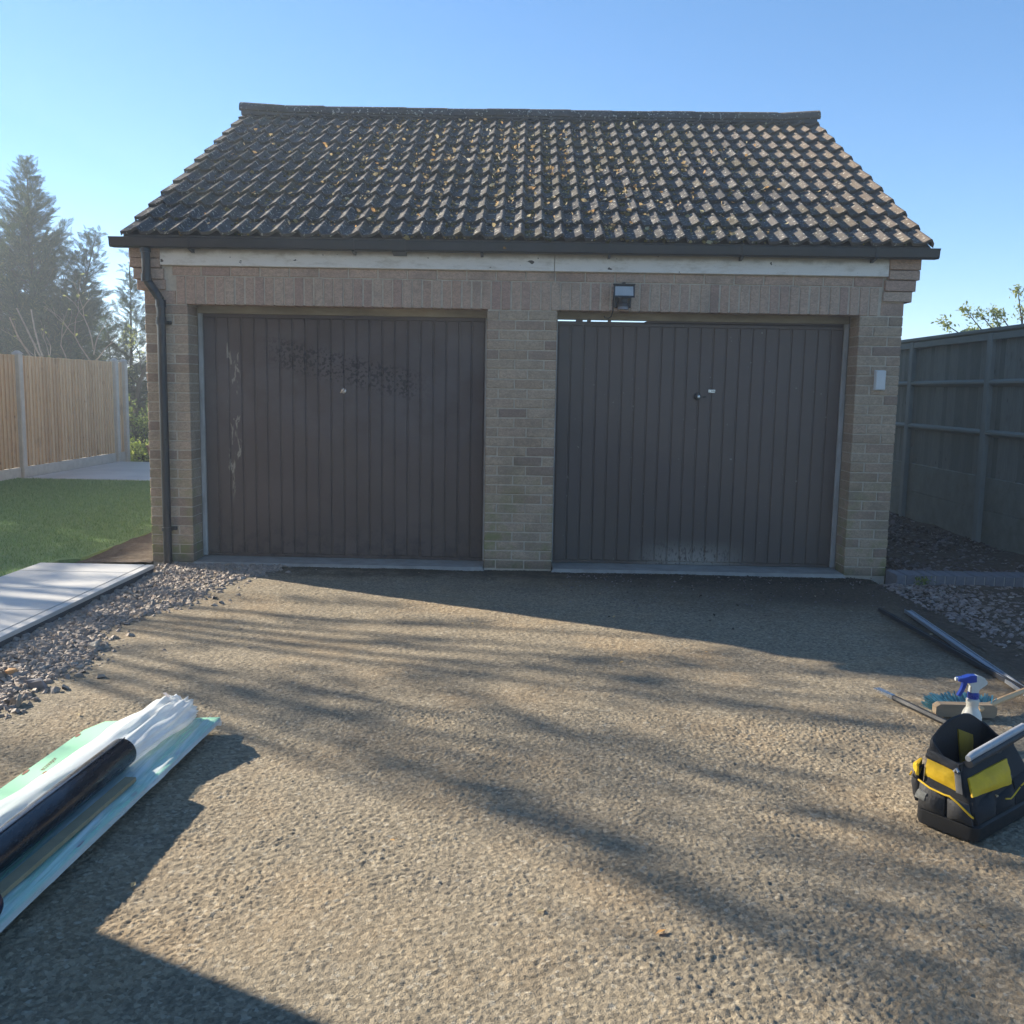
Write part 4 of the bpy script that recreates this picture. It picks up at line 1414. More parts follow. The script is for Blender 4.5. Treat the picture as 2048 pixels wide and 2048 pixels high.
def shade_depth(P):
    """how dense the crown is along the sun line that ends at ground point P"""
    x, y = P[:, 0], P[:, 1]
    def st(pts, w_, k): return k * np.exp(-(seg_d(P, pts) / w_) ** 2)
    D = st([(-1.45, 4.33), (-.74, 3.80), (-.35, 3.40), (.05, 3.08), (.30, 2.82), (.52, 2.54), (.78, 2.24), (1.3, 1.8)], .13, 1.0)
    nz = vnoise(x * .8 + y * .6, y * .8 - x * .6, .34, 61) * .6 + vnoise(x + 5, y, .8, 62) * .5
    # fan between the lit wedge and the long dark limb
    up = y - (4.28 + .40 * (x + 1.4))
    low = y - (4.33 - .93 * (x + 1.45))
    fan = (up < 0) & (low > 0) & (x > -1.5)
    D += np.where(fan, .48 * np.clip(-up / .04, 0, 1) * np.clip(1.0 + 1.1 * nz, 0, 2.2), 0)
    D += st([(-1.4, 4.26), (-.6, 4.52), (.3, 4.90), (1.0, 5.1)], .10, .9)
    D += st([(-.35, 4.35), (.2, 3.85), (.9, 3.35), (1.7, 2.6)], .10, .55)
    D += st([(.4, 4.7), (1.2, 4.15), (2.3, 3.6)], .14, .7)
    # thin limbs across the upper drive, the chippings and the slabs
    D += st([(-2.05, 4.40), (-1.5, 4.58), (-.7, 4.72), (.1, 4.98)], .055, 1.0)
    D += st([(-2.3, 4.95), (-1.3, 5.12), (-.4, 5.28)], .08, .9)
    D += st([(-2.4, 5.55), (-1.2, 5.62), (-.3, 5.70)], .10, .9)
    D += st([(-2.6, 6.2), (-1.5, 6.25), (-.9, 6.1)], .12, .8)
    D += st([(-4, 5.98), (-2.5, 5.95)], .07, 1.3) + st([(-4, 6.45), (-2.5, 6.42)], .08, 1.3) + st([(-4, 5.5), (-2.5, 5.42)], .08, 1.2) + st([(-4, 6.95), (-2.5, 6.95)], .1, 1.3)
    D += st([(-4, 5.05), (-2.8, 5.0)], .08, .9)
    D += st([(-2.4, 3.65), (-2.0, 3.5), (-1.7, 3.3)], .14, .9) + st([(-2.6, 3.4), (-1.8, 3.0)], .15, .7)
    D += np.where((y < 3.6) & (x > -.2), np.clip(.30 * nz, 0, 1) , 0)
    D += np.where((x < -3.7) | ((y > 7.05) & (x < -3.2)), 3.0, 0)
    return D


def crown_leaves(x0, x1, y0, y1, s0, s1, n_try, tmean, tsd):
    Q = np.column_stack([rng.uniform(x0, x1, n_try), rng.uniform(y0, y1, n_try)])
    area = (x1 - x0) * (y1 - y0) * math.sin(SUN_EL)
    sc = rng.uniform(s0, s1, n_try)
    a_leaf = .24 * np.mean(sc ** 2) * .52
    Q = Q[rng.random(n_try) < shade_depth(Q) * area / a_leaf / n_try]
    tt = tmean + rng.normal(0, tsd, len(Q))
    return np.column_stack([Q, np.zeros(len(Q))]) + tt[:, None] * SUNV, sc[:len(Q)]


LP1, S1 = crown_leaves(-4.0, 2.9, 1.5, 7.3, .06, .12, 60000, 13.0, .6)
LP2, S2 = crown_leaves(-7.4, -4.0, 3.6, 12.5, .14, .26, 30000, 13.5, .8)
LP3, S3 = crown_leaves(-4.0, -3.25, 7.3, 10.5, .12, .2, 6000, 13.5, .6)
LP, LS = np.concatenate([LP1, LP2, LP3]), np.concatenate([S1, S2, S3])
n = len(LP)
V, F = scatter(LV, LF, LP - np.array(tall_base), rot_mats(rng.uniform(-1.2, 1.2, n), rng.uniform(-1.2, 1.2, n), rng.uniform(0, 6.28, n)), LS)
link("crown", np_mesh("crown", V, F, m_bushleaf), tall)
mb = MB()
mb.tube([tall_base, (-12.9, 10.2, 1.8), (-12.85, 10.25, 3.4), (-12.8, 10.2, 4.6)], [.26, .21, .16, .10], 10)
idx = rng.choice(n, 46, replace=False)
for k in idx:
    e_ = Vector(LP[k]); s0 = Vector((-12.83, 10.22, 3.0 + 1.6 * rng.random()))
    mb.tube([s0, s0.lerp(e_, .5) + Vector((0, 0, .35)), e_], [.05, .028, .008], 5, False)
mb.build("trunk", m_bark_d, tall)

# ---- unseen house, added so its corner shades the near left of the drive
hs = empty("house", (-7.0, -1.5, 0), "unseen brick house added left of the path to shade the drive", "house")
g = G("house_brickwork", .9, .2)
bt = g.node("ShaderNodeTexBrick")
bt.inputs["Scale"].default_value = 1.0
bt.inputs["Brick Width"].default_value = .225; bt.inputs["Row Height"].default_value = .075; bt.inputs["Mortar Size"].default_value = .006
bt.inputs["Color1"].default_value = (.34, .27, .21, 1); bt.inputs["Color2"].default_value = (.26, .2, .16, 1); bt.inputs["Mortar"].default_value = (.4, .37, .32, 1)
sp = g.sep(g.pos())
cx = g.node("ShaderNodeCombineXYZ")
g.lk(g.math('ADD', sp[0], sp[1]), cx.inputs[0]); g.lk(sp[2], cx.inputs[1]); g.lk(cx.outputs[0], bt.inputs["Vector"])
g.col(bt.outputs[0])
a = MB(); a.box(-10.5, -3.72, -6.5, 3.637, -.1, 4.9); hw_ = a.build("wall", g.m, hs)
a = MB(); a.prism([(-10.8, 4.9), (-3.42, 4.9), (-7.11, 7.3)], 1, -6.8, 3.85); a.build("roof", m_tile, hs)
for y0 in (-3.6, .6):
    a = MB(); a.bbox(-3.725, -3.66, y0, y0 + 1.5, 1.0, 2.2, .01); wf = a.build("window", m_wbox, hs)
    a = MB(); a.box(-3.668, -3.655, y0 + .08, y0 + 1.42, 1.08, 2.12); a.build("pane", simple("window_glass", (.04, .05, .06), None, 3, .05, .6), wf)

# ================================================================== THINGS ON THE DRIVE
# ---- insulation boards, film, bag and rolls on the left
g = G("mint_green_board", .6, .3)
g.col(g.mix(g.noise(g.pos(), 4, 4), (.36, .70, .44), (.40, .74, .48)))
m_mint = g.m
m_foam = simple("board_edge_foam", (.62, .64, .58), (.5, .52, .46), 30, .8, .2)
BA = -.044
dirb = Vector((-BA, 1, 0)).normalized()


def bpt(a, s_, z):
    """a: along x from the board's right edge, s_: distance along the board from its near end"""
    return Vector((-1.322, 1.75, z)) + dirb * s_ + Vector((a, 0, 0))


ib = empty("insulation_board", (-1.5, 2.8, 0), "mint green insulation board lying on the drive with a clipped corner", "board")
a = MB()
far = 1.93
poly = [bpt(-.475, 0, 0), bpt(0, 0, 0), bpt(0, far + .08, 0), bpt(-.30, far + .03, 0), bpt(-.440, far, 0), bpt(-.475, far - .10, 0)]
a.prism([(p.x, p.y) for p in poly], 2, .036, .0545)
a.build("core", m_foam, ib)
a = MB(); a.prism([(bpt(a_, s_, 0).x, bpt(a_, s_, 0).y) for a_, s_ in ((-.42, .05), (-.075, .05), (-.075, 1.86), (-.42, 1.82))], 2, .006, .0355); a.build("lower_board", m_foam, ib)
a = MB(); a.prism([(p.x, p.y) for p in poly], 2, .055, .0575); a.build("facing", m_mint, ib)
m_mark = simple("red_brown_mark", (.30, .14, .09), (.22, .1, .07), 30, .8)
for q, (a_, s_, l_) in enumerate(((-.385, far - .06, .018), (-.468, far - .16, .022), (-.468, far - .52, .026), (-.40, far - .52, .014), (-.012, 1.25, .024), (-.014, .90, .024), (-.015, 1.62, .022))):
    a = MB(); c = bpt(a_, s_, .0578)
    a.prism([(c.x + .006 * math.cos(t), c.y + l_ * math.sin(t)) for t in np.linspace(0, 6.28, 9)[:-1]], 2, .0576, .0585)
    a.build("fixing_mark", m_mark, ib)
# faint print along the edge
fc = bpy.data.curves.new("print", 'FONT'); fc.body = "ecosopor"; fc.size = .030
fc.materials.append(m_mark)
to = bpy.data.objects.new("print_tmp", fc); COL.objects.link(to)
dg = bpy.context.evaluated_depsgraph_get()
me = bpy.data.meshes.new_from_object(to.evaluated_get(dg))
bpy.data.objects.remove(to)
p = bpt(-.415, far - .50, .0581)
pr = link("lettering", me, ib, p - W(ib), (0, 0, math.pi / 2 + BA * -1))

g = G("clear_plastic_film", .18, .5)
tr = g.node("ShaderNodeBsdfTransparent")
tr.inputs[0].default_value = (.93, .97, .99, 1)
mx = g.node("ShaderNodeMixShader")
P = g.pos()
g.col((.80, .86, .87))
wv = g.noise(g.mapv(P, (3.4, .20, 1), rot=(0, 0, .10)), 9, 4, .55, .12)
g.lk(g.rng(wv, .36, .70, .30, .74), mx.inputs[0])
g.lk(tr.outputs[0], mx.inputs[1]); g.lk(g.p.outputs[0], mx.inputs[2]); g.lk(mx.outputs[0], g.out.inputs[0])
m_film = g.m
# film wrap: creased sheet over the right half of the board and down its side
nu, nv = 150, 34
U, Vv = np.meshgrid(np.linspace(0, 1, nu), np.linspace(0, 1, nv), indexing='ij')
along = U * (far + .09)
acr = -.34 + Vv * .36
zz = .062 + .004 * vnoise(along * .25 + acr * 3.2, acr + along * .09, .025, 71) + .0055 * np.abs(vnoise(along * .18 + acr, acr * 2.3 + along * .14, .045, 72))
over = np.clip((acr - .004) / .02, 0, 1)
zz = zz * (1 - over) + over * .036
acr2 = np.minimum(acr, .006 + .004 * vnoise(along, acr, .06, 73))
fold = np.clip((U - .965) / .035, 0, 1)
zz = zz - fold * .03 * (.6 + .5 * vnoise(acr * 3, along, .04, 74))
PX = -1.322 + acr2 + dirb.x * along; PY = 1.75 + dirb.y * along
ii = np.arange(nu * nv).reshape(nu, nv)
F = np.stack([ii[:-1, :-1].ravel(), ii[1:, :-1].ravel(), ii[1:, 1:].ravel(), ii[:-1, 1:].ravel()], 1)
tag(link("plastic_film", np_mesh("plastic_film", np.stack([PX.ravel(), PY.ravel(), zz.ravel()], 1), F, m_film, True)),
    "clear creased plastic film stretched over the right side of the green board", "plastic film")

# white film bag, long bunched bundle
g = G("white_film_bag", .3, .5)
P = g.pos()
g.two_sided_leaf(g.mix(g.noise(g.mapv(P, (4, .7, 4)), 8, 4), (.80, .82, .83), (.66, .69, .72)), .35)
_t = g.node("ShaderNodeBsdfTransparent"); _mx = g.node("ShaderNodeMixShader")
g.lk(g.rng(g.noise(g.mapv(P, (6, .8, 6)), 7, 4),   .35, .7, .04, .22), _mx.inputs[0])
_old = g.out.inputs[0].links[0].from_socket
g.lk(_old, _mx.inputs[1]); g.lk(_t.outputs[0], _mx.inputs[2]); g.lk(_mx.outputs[0], g.out.inputs[0])
m_bagfilm = g.m
cl = [(-1.385, 3.73, .085, .070, .075), (-1.400, 3.66, .100, .115, .078), (-1.43, 3.52, .095, .128, .066), (-1.468, 3.30, .085, .125, .050), (-1.50, 3.05, .082, .115, .046), (-1.545, 2.8, .08, .118, .046), (-1.575, 2.5, .082, .125, .05), (-1.60, 2.1, .082, .13, .052), (-1.62, 1.7, .08, .13, .05)]
nl, na = 170, 56
cl = np.array(cl)
tpar = np.linspace(0, len(cl) - 1, nl)
C = np.stack([np.interp(tpar, np.arange(len(cl)), cl[:, k]) for k in range(5)], 1)
A = np.linspace(0, 2 * np.pi, na, endpoint=False)
TT, AA = np.meshgrid(np.linspace(0, 1, nl), A, indexing='ij')
wr = .13 * vnoise(TT * 1.6 + AA * .25, AA * 2.2 + TT * .8, .35, 81) - .20 * np.abs(vnoise(TT * 1.4 - AA * .30, AA * 2.2 + TT * 1.5, .45, 82)) - .10 * np.abs(vnoise(TT * 2.5 + AA * .35, AA * 4 - TT * 2, .4, 87)) + .04 * vnoise(TT * 8, AA * 6, .4, 83)
endw = np.exp(-((TT) / .10) ** 2)
wr = wr + endw * (.10 * vnoise(TT * 9, AA * 2.0, .7, 84) + .10 * np.abs(vnoise(TT * 14, AA * 2, .7, 85)))
rad = 1 + wr
px = C[:, 0:1] + C[:, 3:4] * rad * np.cos(AA)
pz = np.maximum(C[:, 2:3] + C[:, 4:5] * rad * np.sin(AA) * np.where(np.sin(AA) < 0, .6, 1), .063)
py = C[:, 1:2] + np.zeros_like(px) + .02 * endw * vnoise(AA * 3, TT, .4, 86)
V = np.stack([px.ravel(), py.ravel(), pz.ravel()], 1)
cap = np.array([(-1.375, 3.775, .085)])
ii = np.arange(nl * na).reshape(nl, na)
F = np.stack([ii[:-1].ravel(), ii[1:].ravel(), np.roll(ii, -1, 1)[1:].ravel(), np.roll(ii, -1, 1)[:-1].ravel()], 1)
capi = len(V)
F2 = np.stack([ii[0], np.roll(ii[0], -1), np.full(na, capi), np.full(na, capi)], 1)[:, :4]
me = bpy.data.meshes.new("plastic_bag")
me.from_pydata([tuple(v) for v in np.concatenate([V, cap])], [], [tuple(map(int, f)) for f in F] + [(int(a_), int(b_), capi) for a_, b_ in zip(ii[0], np.roll(ii[0], -1))])
me.polygons.foreach_set("use_smooth", [True] * len(me.polygons))
me.materials.append(m_bagfilm)
bag = link("plastic_bag", me)
tag(bag, "long bunched white plastic sleeve lying on the green board", "plastic bag")
lb = MB(); lb.add([(-1.43, 3.655, .190), (-1.395, 3.615, .186), (-1.385, 3.622, .186), (-1.42, 3.664, .190)], [(0, 1, 2, 3)])
lb.build("paper_label", simple("grey_label", (.34, .32, .33), None, 30, .7), bag)

# shiny black roll
g = G("black_sheet_roll", .22, .6)
g.col((.020, .021, .026))
P = g.obj()
g.bump(g.math('ADD', g.noise(g.mapv(P, (1, .25, 1), rot=(0, 0, .2)), 60, 4, .7), g.math('MULTIPLY', g.noise(g.mapv(P, (1, .3, 1)), 14, 2), 1.5)), .30, .004)
g.rough(g.rng(g.noise(g.mapv(P, (1, .2, 1)), 50, 3), .3, .7, .14, .34))
m_roll = g.m
a = MB()
ra, rb = Vector((-1.405, 3.215, .118)), Vector((-1.490, 1.62, .118))
a.tube([ra + (rb - ra) * .0, ra + (rb - ra) * .004, ra + (rb - ra) * .3, ra + (rb - ra) * .65, rb], [.047, .052, .052, .051, .052], 28)
d_ = (rb - ra).normalized(); s_ = d_.cross(Vector((0, 0, 1)))
lap0 = ra + Vector((0, 0, .0525)) - s_ * .004
a.tube([lap0 - s_ * .004, lap0 + d_ * .8 - s_ * .003, lap0 + d_ * 1.6], .0022, 5)          # loose lap edge of the sheet
tag(a.build("plastic_roll", m_roll), "long shiny black plastic sheet roll lying on the white sleeve", "roll")
# timber strip under its side
a = MB()
o1, o2 = Vector((-1.305, 3.08, 0)), Vector((-1.375, 1.9, 0))
d_ = (o2 - o1).normalized(); s_ = Vector((-d_.y, d_.x, 0)) * -.038
pts = [o1, o1 + s_, o2 + s_, o2]
if s_.x > 0: pts = [o1 - s_, o1, o2, o2 - s_]
a.hexa([(p.x, p.y, .069) for p in pts] + [(p.x, p.y, .083) for p in pts])
tag(a.build("timber_batten", simple("dull_tan_timber", (.33, .27, .17), (.26, .21, .13), 20, .8, .2, .2, 60)), "flat tan timber batten lying along the black roll", "batten")
# dark blue roll whose end shows at the near corner
a = MB()
ra, rb = Vector((-1.335, 2.245, .105)), Vector((-1.49, 1.5, .11))
a.tube([ra, ra.lerp(rb, .02), rb], [.040, .047, .047], 20)
nr_ = a.build("wrapped_roll", simple("dark_blue_wrap", (.022, .028, .065), (.015, .018, .04), 20, .25, .5))
tag(nr_, "dark blue wrapped roll end at the near corner of the boards", "roll")
a = MB(); c = ra + Vector((.012, .004, .0)); a.lathe([(.018, -.002), (.018, -.006)], (ra.x + .003, ra.y + .010, ra.z + .004), 12, 'y')
a.build("tape", simple("pale_tape", (.45, .5, .55), None, 20, .3), nr_)

# ---- two rails on the right
m_alu = simple("sky_grey_aluminium", (.52, .55, .60), (.40, .43, .48), 40, .38, .5, .25, 90, metal=.75, stretch=(1, .3, 1))
m_darkrail = simple("dark_steel_strip", (.045, .047, .055), (.03, .032, .038), 20, .4, .5, metal=.3)


def strip(name, p0, p1, wd, z0, z1, mat, label, cat, lip=0):
    a = MB()
    p0, p1 = Vector((*p0, 0)), Vector((*p1, 0))
    d = (p1 - p0).normalized(); s = Vector((-d.y, d.x, 0)) * wd / 2
    q = [p0 - s, p1 - s, p1 + s, p0 + s]
    if (q[1] - q[0]).cross(q[2] - q[1]).z < 0: q = q[::-1]
    a.hexa([(p.x, p.y, z0) for p in q] + [(p.x, p.y, z1) for p in q])
    if lip:
        for sg in (-1, 1):
            e0, e1 = p0 + s * sg * .86, p1 + s * sg * .86
            s2 = s * .13
            q = [e0 - s2, e1 - s2, e1 + s2, e0 + s2]
            if (q[1] - q[0]).cross(q[2] - q[1]).z < 0: q = q[::-1]
            a.hexa([(p.x, p.y, z1) for p in q] + [(p.x, p.y, z1 + lip) for p in q])
    return tag(a.build(name, mat), label, cat)


strip("metal_rail", (2.560, 6.16), (2.38, 3.45), .046, .008, .022, m_alu, "pale silvery metal rail lying on the drive by the soil bed", "rail", .006)
strip("steel_strip", (2.385, 6.19), (2.49, 3.55), .022, .008, .026, m_darkrail, "thin dark steel strip lying left of the silvery rail", "strip", .004)

# ---- pry bar
pb = empty("pry_bar", (1.8, 4.2, 0), "dark pry bar with a bright chisel tip lying left of the tool bag", "pry bar")
m_pry = simple("dark_forged_steel", (.035, .036, .04), (.024, .025, .028), 20, .6, .3)
a = MB()
k0, k1 = Vector((1.762, 4.325, .018)), Vector((1.955, 3.68, .018))
a.tube([k0, k0.lerp(k1, .05), k0.lerp(k1, .5), k1], [.012, .0135, .0135, .0135], 6)
a.build("shaft", m_pry, pb)
a = MB()
a.hexa([(1.700, 4.425, .028), (1.738, 4.437, .028), (1.774, 4.335, .010), (1.752, 4.328, .010), (1.700, 4.425, .032), (1.738, 4.437, .032), (1.773, 4.335, .028), (1.753, 4.328, .028)])
a.build("chisel_tip", m_chrome, pb)

# ---- broom
br = empty("broom", (1.97, 4.15, 0), "broom with teal bristles and wooden handle behind the spray bottle", "broom")
m_block = simple("worn_broom_block", (.36, .27, .18), (.22, .165, .11), 18, .75, .3, .3, 50, stretch=(.3, 1, 1))
a = MB()
bx0, bx1, byy = 1.855, 2.125, 4.085
prof = [(bx0 + .012, .012), (bx1 - .012, .012), (bx1, .026), (bx1, .058), (bx1 - .018, .070), (bx0 + .018, .070), (bx0, .058), (bx0, .026)]
a.prism(prof, 1, byy, byy + .042)
a.build("block", m_block, br)
n = 620
t0 = rng.random(n)
root = np.column_stack([bx0 + .008 + (bx1 - bx0 - .016) * t0, np.full(n, byy + .040), .018 + .048 * rng.random(n)])
fan = (t0 - .5) * 1.0
L = rng.uniform(.065, .085, n)
dirv = np.column_stack([np.sin(fan) + rng.normal(0, .10, n) , np.cos(fan) * .8, .55 + rng.normal(0, .18, n)])
dirv /= np.linalg.norm(dirv, axis=1)[:, None]
tipp = root + dirv * L[:, None]; tipp[:, 2] -= .02
w_ = .0022
V = np.empty((n, 4, 3)); V[:, 0] = root - [w_, 0, 0]; V[:, 1] = root + [w_, 0, 0]; V[:, 2] = tipp + [w_ * 1.3, 0, 0]; V[:, 3] = tipp - [w_ * 1.3, 0, 0]
g = G("teal_bristles", .5, .4)
g.col(g.ramp(g.island(), [(0, (.03, .10, .13)), (.6, (.06, .20, .25)), (1, (.13, .33, .38))]))
o = link("bristles", np_mesh("bristles", V.reshape(-1, 3) - np.array(W(br)), np.arange(4 * n).reshape(-1, 4), g.m), br)
o["kind"] = "stuff"
a = MB()
a.tube([(2.03, 4.075, .052), (2.45, 4.40, .060), (2.92, 4.77, .016)], [.0155, .0145, .014], 10)
a.build("handle", simple("smooth_beech_handle", (.66, .42, .22), (.56, .35, .17), 14, .5, .4, stretch=(.2, .2, 1)), br)

# ---- spray bottle
sb = empty("spray_bottle", (1.86, 3.78, 0), "white spray bottle with a blue trigger standing behind the tool bag", "spray bottle")
cx, cy = 1.862, 3.78
m_milk = simple("milky_plastic", (.74, .71, .62), (.68, .65, .56), 10, .35, .4)
m_clear = simple("translucent_trigger_shroud", (.66, .67, .62), (.56, .57, .53), 14, .2, .5)
m_blue = simple("blue_plastic", (.02, .06, .38), (.015, .045, .28), 20, .3, .5)
a = MB()
a.lathe([(.036, 0), (.041, .006), (.041, .10), (.040, .122), (.034, .142), (.024, .160), (.0225, .172), (.0255, .182), (.0255, .196), (.020, .200)], (cx, cy, 0), 20)
a.build("bottle", m_milk, sb)
a = MB(); a.lathe([(.0215, .200), (.0225, .202), (.0225, .222), (.019, .225)], (cx, cy, 0), 16); a.build("collar", m_blue, sb)
a = MB()                                                      # shroud: curved hood towards the back
a.prism([(cx - .016, .226), (cx + .016, .226), (cx + .018, .240), (cx + .046, .262), (cx + .050, .272), (cx + .036, .288), (cx + .008, .298), (cx - .022, .296), (cx - .026, .268), (cx - .014, .250)], 1, cy - .014, cy + .014)
a.build("shroud", m_clear, sb)
a = MB()
a.prism([(cx - .023, .267), (cx + .004, .272), (cx + .002, .2985), (cx - .024, .2975), (cx - .050, .288), (cx - .068, .286), (cx - .070, .274), (cx - .050, .270)], 1, cy - .0155, cy + .0155)
a.prism([(cx - .030, .268), (cx - .046, .270), (cx - .052, .240), (cx - .066, .212), (cx - .056, .207), (cx - .042, .232)], 1, cy - .009, cy + .009)
a.build("trigger", m_blue, sb)
a = MB(); a.tube([(cx - .068, cy, .280), (cx - .078, cy, .280)], .0075, 10); a.build("nozzle", m_wbox, sb)

# ---- tool bag
m_nylon = simple("black_nylon", (.026, .026, .028), (.016, .016, .018), 60, .75, .3, .4, 160)
m_nylon2 = simple("charcoal_nylon", (.050, .049, .050), (.032, .032, .034), 40, .6, .35, .5, 120)
m_yel = simple("yellow_fabric", (.72, .46, .02), (.58, .35, .012), 20, .65, .3, .4, 60)
m_webpale = simple("grey_tube", (.42, .43, .44), (.30, .31, .32), 20, .4, .4)
tb = empty("tool_bag", (1.6, 3.08, 0), "open black and yellow tool bag standing on the drive", "tool bag")
O = Vector((1.472, 2.892, 0)); UU = Vector((.777, .63, 0)).normalized(); VV = Vector((-.63, .777, 0)).normalized()


def tp(u, v, z): return tuple(O + UU * u + VV * v + Vector((0, 0, z)))


def loft(mb, rings, close_bottom=False):
    n_ = len(rings[0])
    vs_ = [p for r_ in rings for p in r_]
    fs = []
    for i in range(len(rings) - 1):
        for k in range(n_):
            a0, b0 = i * n_ + k, i * n_ + (k + 1) % n_
            fs.append((a0, b0, b0 + n_, a0 + n_))
    if close_bottom: fs.append(tuple(range(n_))[::-1])
    mb.add(vs_, fs, True)


def bring(u0, u1, v0, v1, z, r=.02, dz=None, n_=6):
    """rounded rectangle ring in bag space; dz(u,v) adds height"""
    pts = []
    for cu, cv, a0 in ((u1 - r, v1 - r, 0), (u0 + r, v1 - r, 90), (u0 + r, v0 + r, 180), (u1 - r, v0 + r, 270)):
        for k in range(n_):
            t = R(a0 + 90 * k / (n_ - 1))
            u, v = cu + r * math.cos(t), cv + r * math.sin(t)
            pts.append((u, v))
    # refine the long sides so the rim can arch
    out = []
    for k in range(len(pts)):
        p, q = pts[k], pts[(k + 1) % len(pts)]
        m_ = 8 if k % n_ == n_ - 1 else 1
        for j in range(m_): out.append((p[0] + (q[0] - p[0]) * j / m_, p[1] + (q[1] - p[1]) * j / m_))
    return [tp(u, v, z + (dz(u, v) if dz else 0)) for u, v in out]


LB, WB = .43, .205
a = MB()
loft(a, [bring(0, LB, 0, WB, .004, .03), bring(-.004, LB + .004, -.004, WB + .004, .02, .03), bring(-.004, LB + .004, -.004, WB + .004, .052, .03), bring(.004, LB - .004, .004, WB - .004, .058, .03)], True)
a.build("base_tub", simple("black_rubber", (.020, .020, .021), None, 20, .5, .3), tb)
arch = lambda u, v: (.080 * math.exp(-(abs(u - .20) / .17) ** 3) + .016) * min(1, max(0, (v - .13) / .05)) if v > .13 else 0
a = MB()
rim = lambda gu, gv, z: bring(.022 + gu, LB - .03 - gu, .078 + gv, WB - .012 - gv, z, .022, arch)
rings = [bring(.006, LB - .006, .006, WB - .006, .056, .028), bring(.004, LB - .004, .012, WB - .004, .11, .028), bring(.010, LB - .014, .036, WB - .008, .165, .025, lambda u, v: arch(u, v) * .5), rim(0, 0, .236), rim(.004, .004, .240), rim(.010, .010, .236), bring(.02, LB - .03, .05, WB - .02, .15, .02), bring(.02, LB - .03, .03, WB - .02, .062, .02)]
loft(a, rings)
a.v += []
a.build("body", m_nylon, tb)


def patch(name, quad, mat, out, n1=7, n2=7, bulge=.006, seed=0, thick=.003):
    """soft fabric patch between four bag-space corners (u,v,z), pushed out along direction out"""
    q = [Vector(tp(*c)) for c in quad]
    outw = UU * out[0] + VV * out[1] + Vector((0, 0, out[2] if len(out) > 2 else 0))
    r_ = random.Random(seed)
    vs_, fs = [], []
    for lay in (0, 1):
        for i in range(n1):
            for j in range(n2):
                s_, t_ = i / (n1 - 1), j / (n2 - 1)
                p = q[0].lerp(q[1], s_).lerp(q[3].lerp(q[2], s_), t_)
                bl = bulge * math.sin(math.pi * s_) ** .7 * math.sin(math.pi * t_) ** .7 if lay else -.004
                p = p + outw * (bl + (thick + r_.uniform(-.0025, .0025) if lay else 0))
                vs_.append(p)
    nn = n1 * n2
    for i in range(n1 - 1):
        for j in range(n2 - 1):
            k = i * n2 + j
            fs.append((nn + k, nn + k + n2, nn + k + n2 + 1, nn + k + 1))
    bd = [i * n2 for i in range(n1)] + [(n1 - 1) * n2 + j for j in range(1, n2)] + [i * n2 + n2 - 1 for i in range(n1 - 2, -1, -1)] + [j for j in range(n2 - 2, 0, -1)]
    for k in range(len(bd)):
        x_, y_ = bd[k], bd[(k + 1) % len(bd)]
        fs.append((x_, y_, y_ + nn, x_ + nn))
    a = MB(); a.add(vs_, fs, True)
    return a.build(name, mat, tb)


# end of the bag that faces the camera's left: yellow panel, two pockets, black rim band
patch("end_panel", [(.008, .060, .150), (.010, .190, .168), (.018, .186, .226), (.016, .092, .212)], m_yel, (-1, 0, .1), seed=1, bulge=.008)
patch("rim_band", [(.014, .080, .214), (.015, .192, .228), (.022, .190, .258), (.022, .082, .238)], m_nylon2, (-1, 0, .2), seed=2, bulge=.003)
patch("pocket", [(-.002, .012, .058), (-.002, .096, .058), (-.008, .098, .134), (-.006, .030, .126)], m_nylon2, (-1, -.1), seed=3, bulge=.020)
patch("pocket", [(-.002, .106, .058), (-.002, .196, .058), (-.004, .196, .152), (-.008, .106, .136)], m_nylon2, (-1, .05), seed=4, bulge=.018)
patch("side_pouch", [(.000, .205, .075), (.06, .222, .075), (.06, .222, .185), (.000, .207, .185)], m_nylon, (-.4, 1), seed=5, bulge=.022)
patch("pouch_flap", [(-.004, .206, .165), (.055, .228, .165), (.055, .228, .205), (-.002, .209, .205)], m_yel, (-.4, 1), seed=6, bulge=.015)


def pipe_(name, pts, mat, r=.0032):
    a = MB(); a.tube([tp(*p) for p in pts], r, 6); return a.build(name, mat, tb)


pipe_("piping", [(-.012, .198, .155), (-.026, .150, .146), (-.022, .104, .138), (-.024, .085, .140), (-.026, .055, .128), (-.018, .020, .100), (-.012, .008, .090)], m_yel)
pipe_("piping", [(-.008, .230, .160), (.030, .244, .156)], m_yel)
pipe_("piping", [(.020, .050, .150), (.10, .038, .142), (.20, .036, .136)], m_yel)
pipe_("piping", [(.16, -.012, .118), (.19, -.016, .112), (.215, -.014, .116), (.26, -.012, .132)], m_yel, .0026)
pipe_("piping", [(.27, -.012, .135), (.32, -.014, .150), (.36, -.010, .148)], m_yel, .0026)
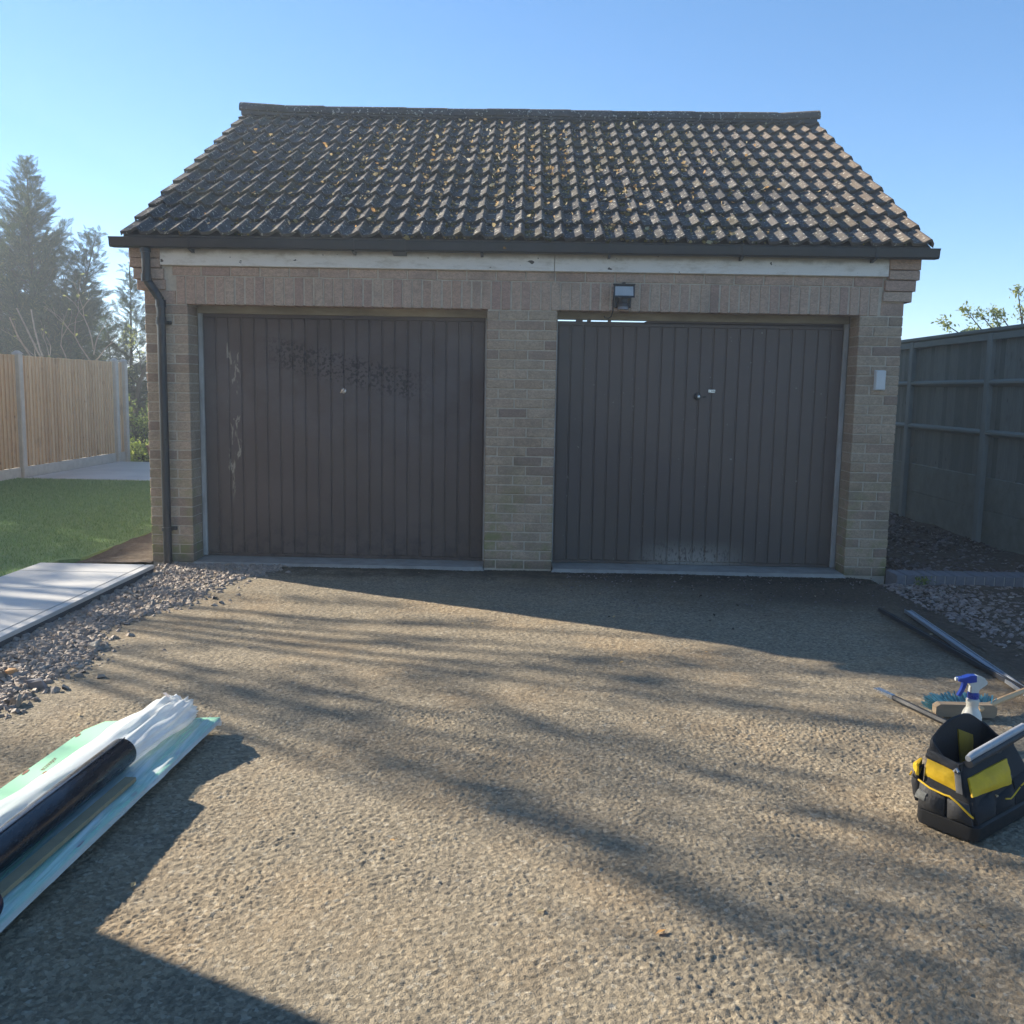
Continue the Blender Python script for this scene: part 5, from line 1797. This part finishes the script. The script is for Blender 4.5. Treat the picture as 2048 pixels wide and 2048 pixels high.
# long side: yellow panel below the rim, dark pocket row
patch("side_panel", [(.004, .024, .150), (.265, .018, .132), (.290, .052, .205), (.030, .054, .198)], m_yel, (0, -1, .3), 11, 7, seed=7, bulge=.012)
patch("side_pocket", [(.012, .006, .060), (.135, .006, .060), (.135, .020, .138), (.012, .030, .128)], m_nylon, (0, -1), seed=8, bulge=.022)
patch("side_pocket", [(.145, .006, .060), (.27, .006, .060), (.27, .020, .128), (.145, .020, .118)], m_nylon, (0, -1), seed=9, bulge=.022)
patch("side_pocket", [(.28, .006, .060), (.41, .006, .060), (.41, .024, .150), (.28, .022, .140)], m_nylon, (0, -1), seed=10, bulge=.022)
patch("rim_band", [(.020, .076, .200), (.40, .076, .200), (.395, .082, .240), (.022, .082, .238)], m_nylon2, (0, -1, .2), 11, 5, seed=11, bulge=.006)
# yellow lining showing inside the raised far side
patch("lining", [(.235, .176, .15), (.33, .176, .15), (.30, .180, .250), (.20, .180, .290)], simple("olive_yellow_lining", (.36, .26, .03), (.26, .18, .02), 20, .7, .2), (0, -1), seed=12, bulge=.004)
# carrying bar
a = MB()
a.tube([tp(.030, .060, .262), tp(.06, .060, .268), tp(.42, .060, .288)], [.010, .0125, .0125], 12)
a.build("carry_bar", m_webpale, tb)
a = MB()
a.tube([tp(.034, .058, .244), tp(.2, .055, .256), tp(.42, .055, .270)], .014, 10)
a.build("carry_strap", m_nylon2, tb)
# strap buckle and tags
patch("buckle", [(.004, .056, .150), (.004, .078, .152), (.010, .092, .214), (.010, .070, .212)], simple("grey_webbing", (.16, .16, .16), (.10, .10, .10), 60, .6, .3), (-1, -.5), 4, 5, seed=13, bulge=.004, thick=.008)
a = MB(); a.tube([tp(.000, .072, .218), tp(.004, .080, .226), tp(.002, .088, .216)], .006, 8); a.build("buckle_ring", m_chrome, tb)
patch("cloth_tag", [(-.020, .168, .092), (-.020, .202, .098), (-.022, .190, .128), (-.022, .160, .122)], simple("grey_tag", (.30, .30, .28), (.16, .16, .15), 90, .6, .3), (-1, .1), 4, 5, seed=14, bulge=.002)
a = MB()
for u0 in (.275,):
    pts = [tp(u0 + .014 * math.cos(t), .030, .155 + .018 * math.sin(t)) for t in np.linspace(math.pi * 1.05, math.pi * 1.95, 9)]
    a.tube(pts, .0022, 6)
a.lathe([(.006, 0), (.006, .004)], tp(.13, .004, .128), 8)
a.build("rings", m_chrome, tb)

# ================================================================== HAZE, added to imitate lens glare and lift the shadows
g = G("glare_haze")
g.n.remove(g.p)
pv = g.node("ShaderNodeVolumePrincipled")
pv.inputs["Color"].default_value = (.80, .90, 1, 1)
pv.inputs["Density"].default_value = .0046
pv.inputs["Anisotropy"].default_value = .38
g.lk(pv.outputs[0], g.out.inputs["Volume"])
a = MB(); a.box(-325, 325, -65, 425, -1.6, 7.9)
hz = a.build("haze", g.m)
tag(hz, "thin haze added to the air to imitate lens glare", "haze", kind="stuff")
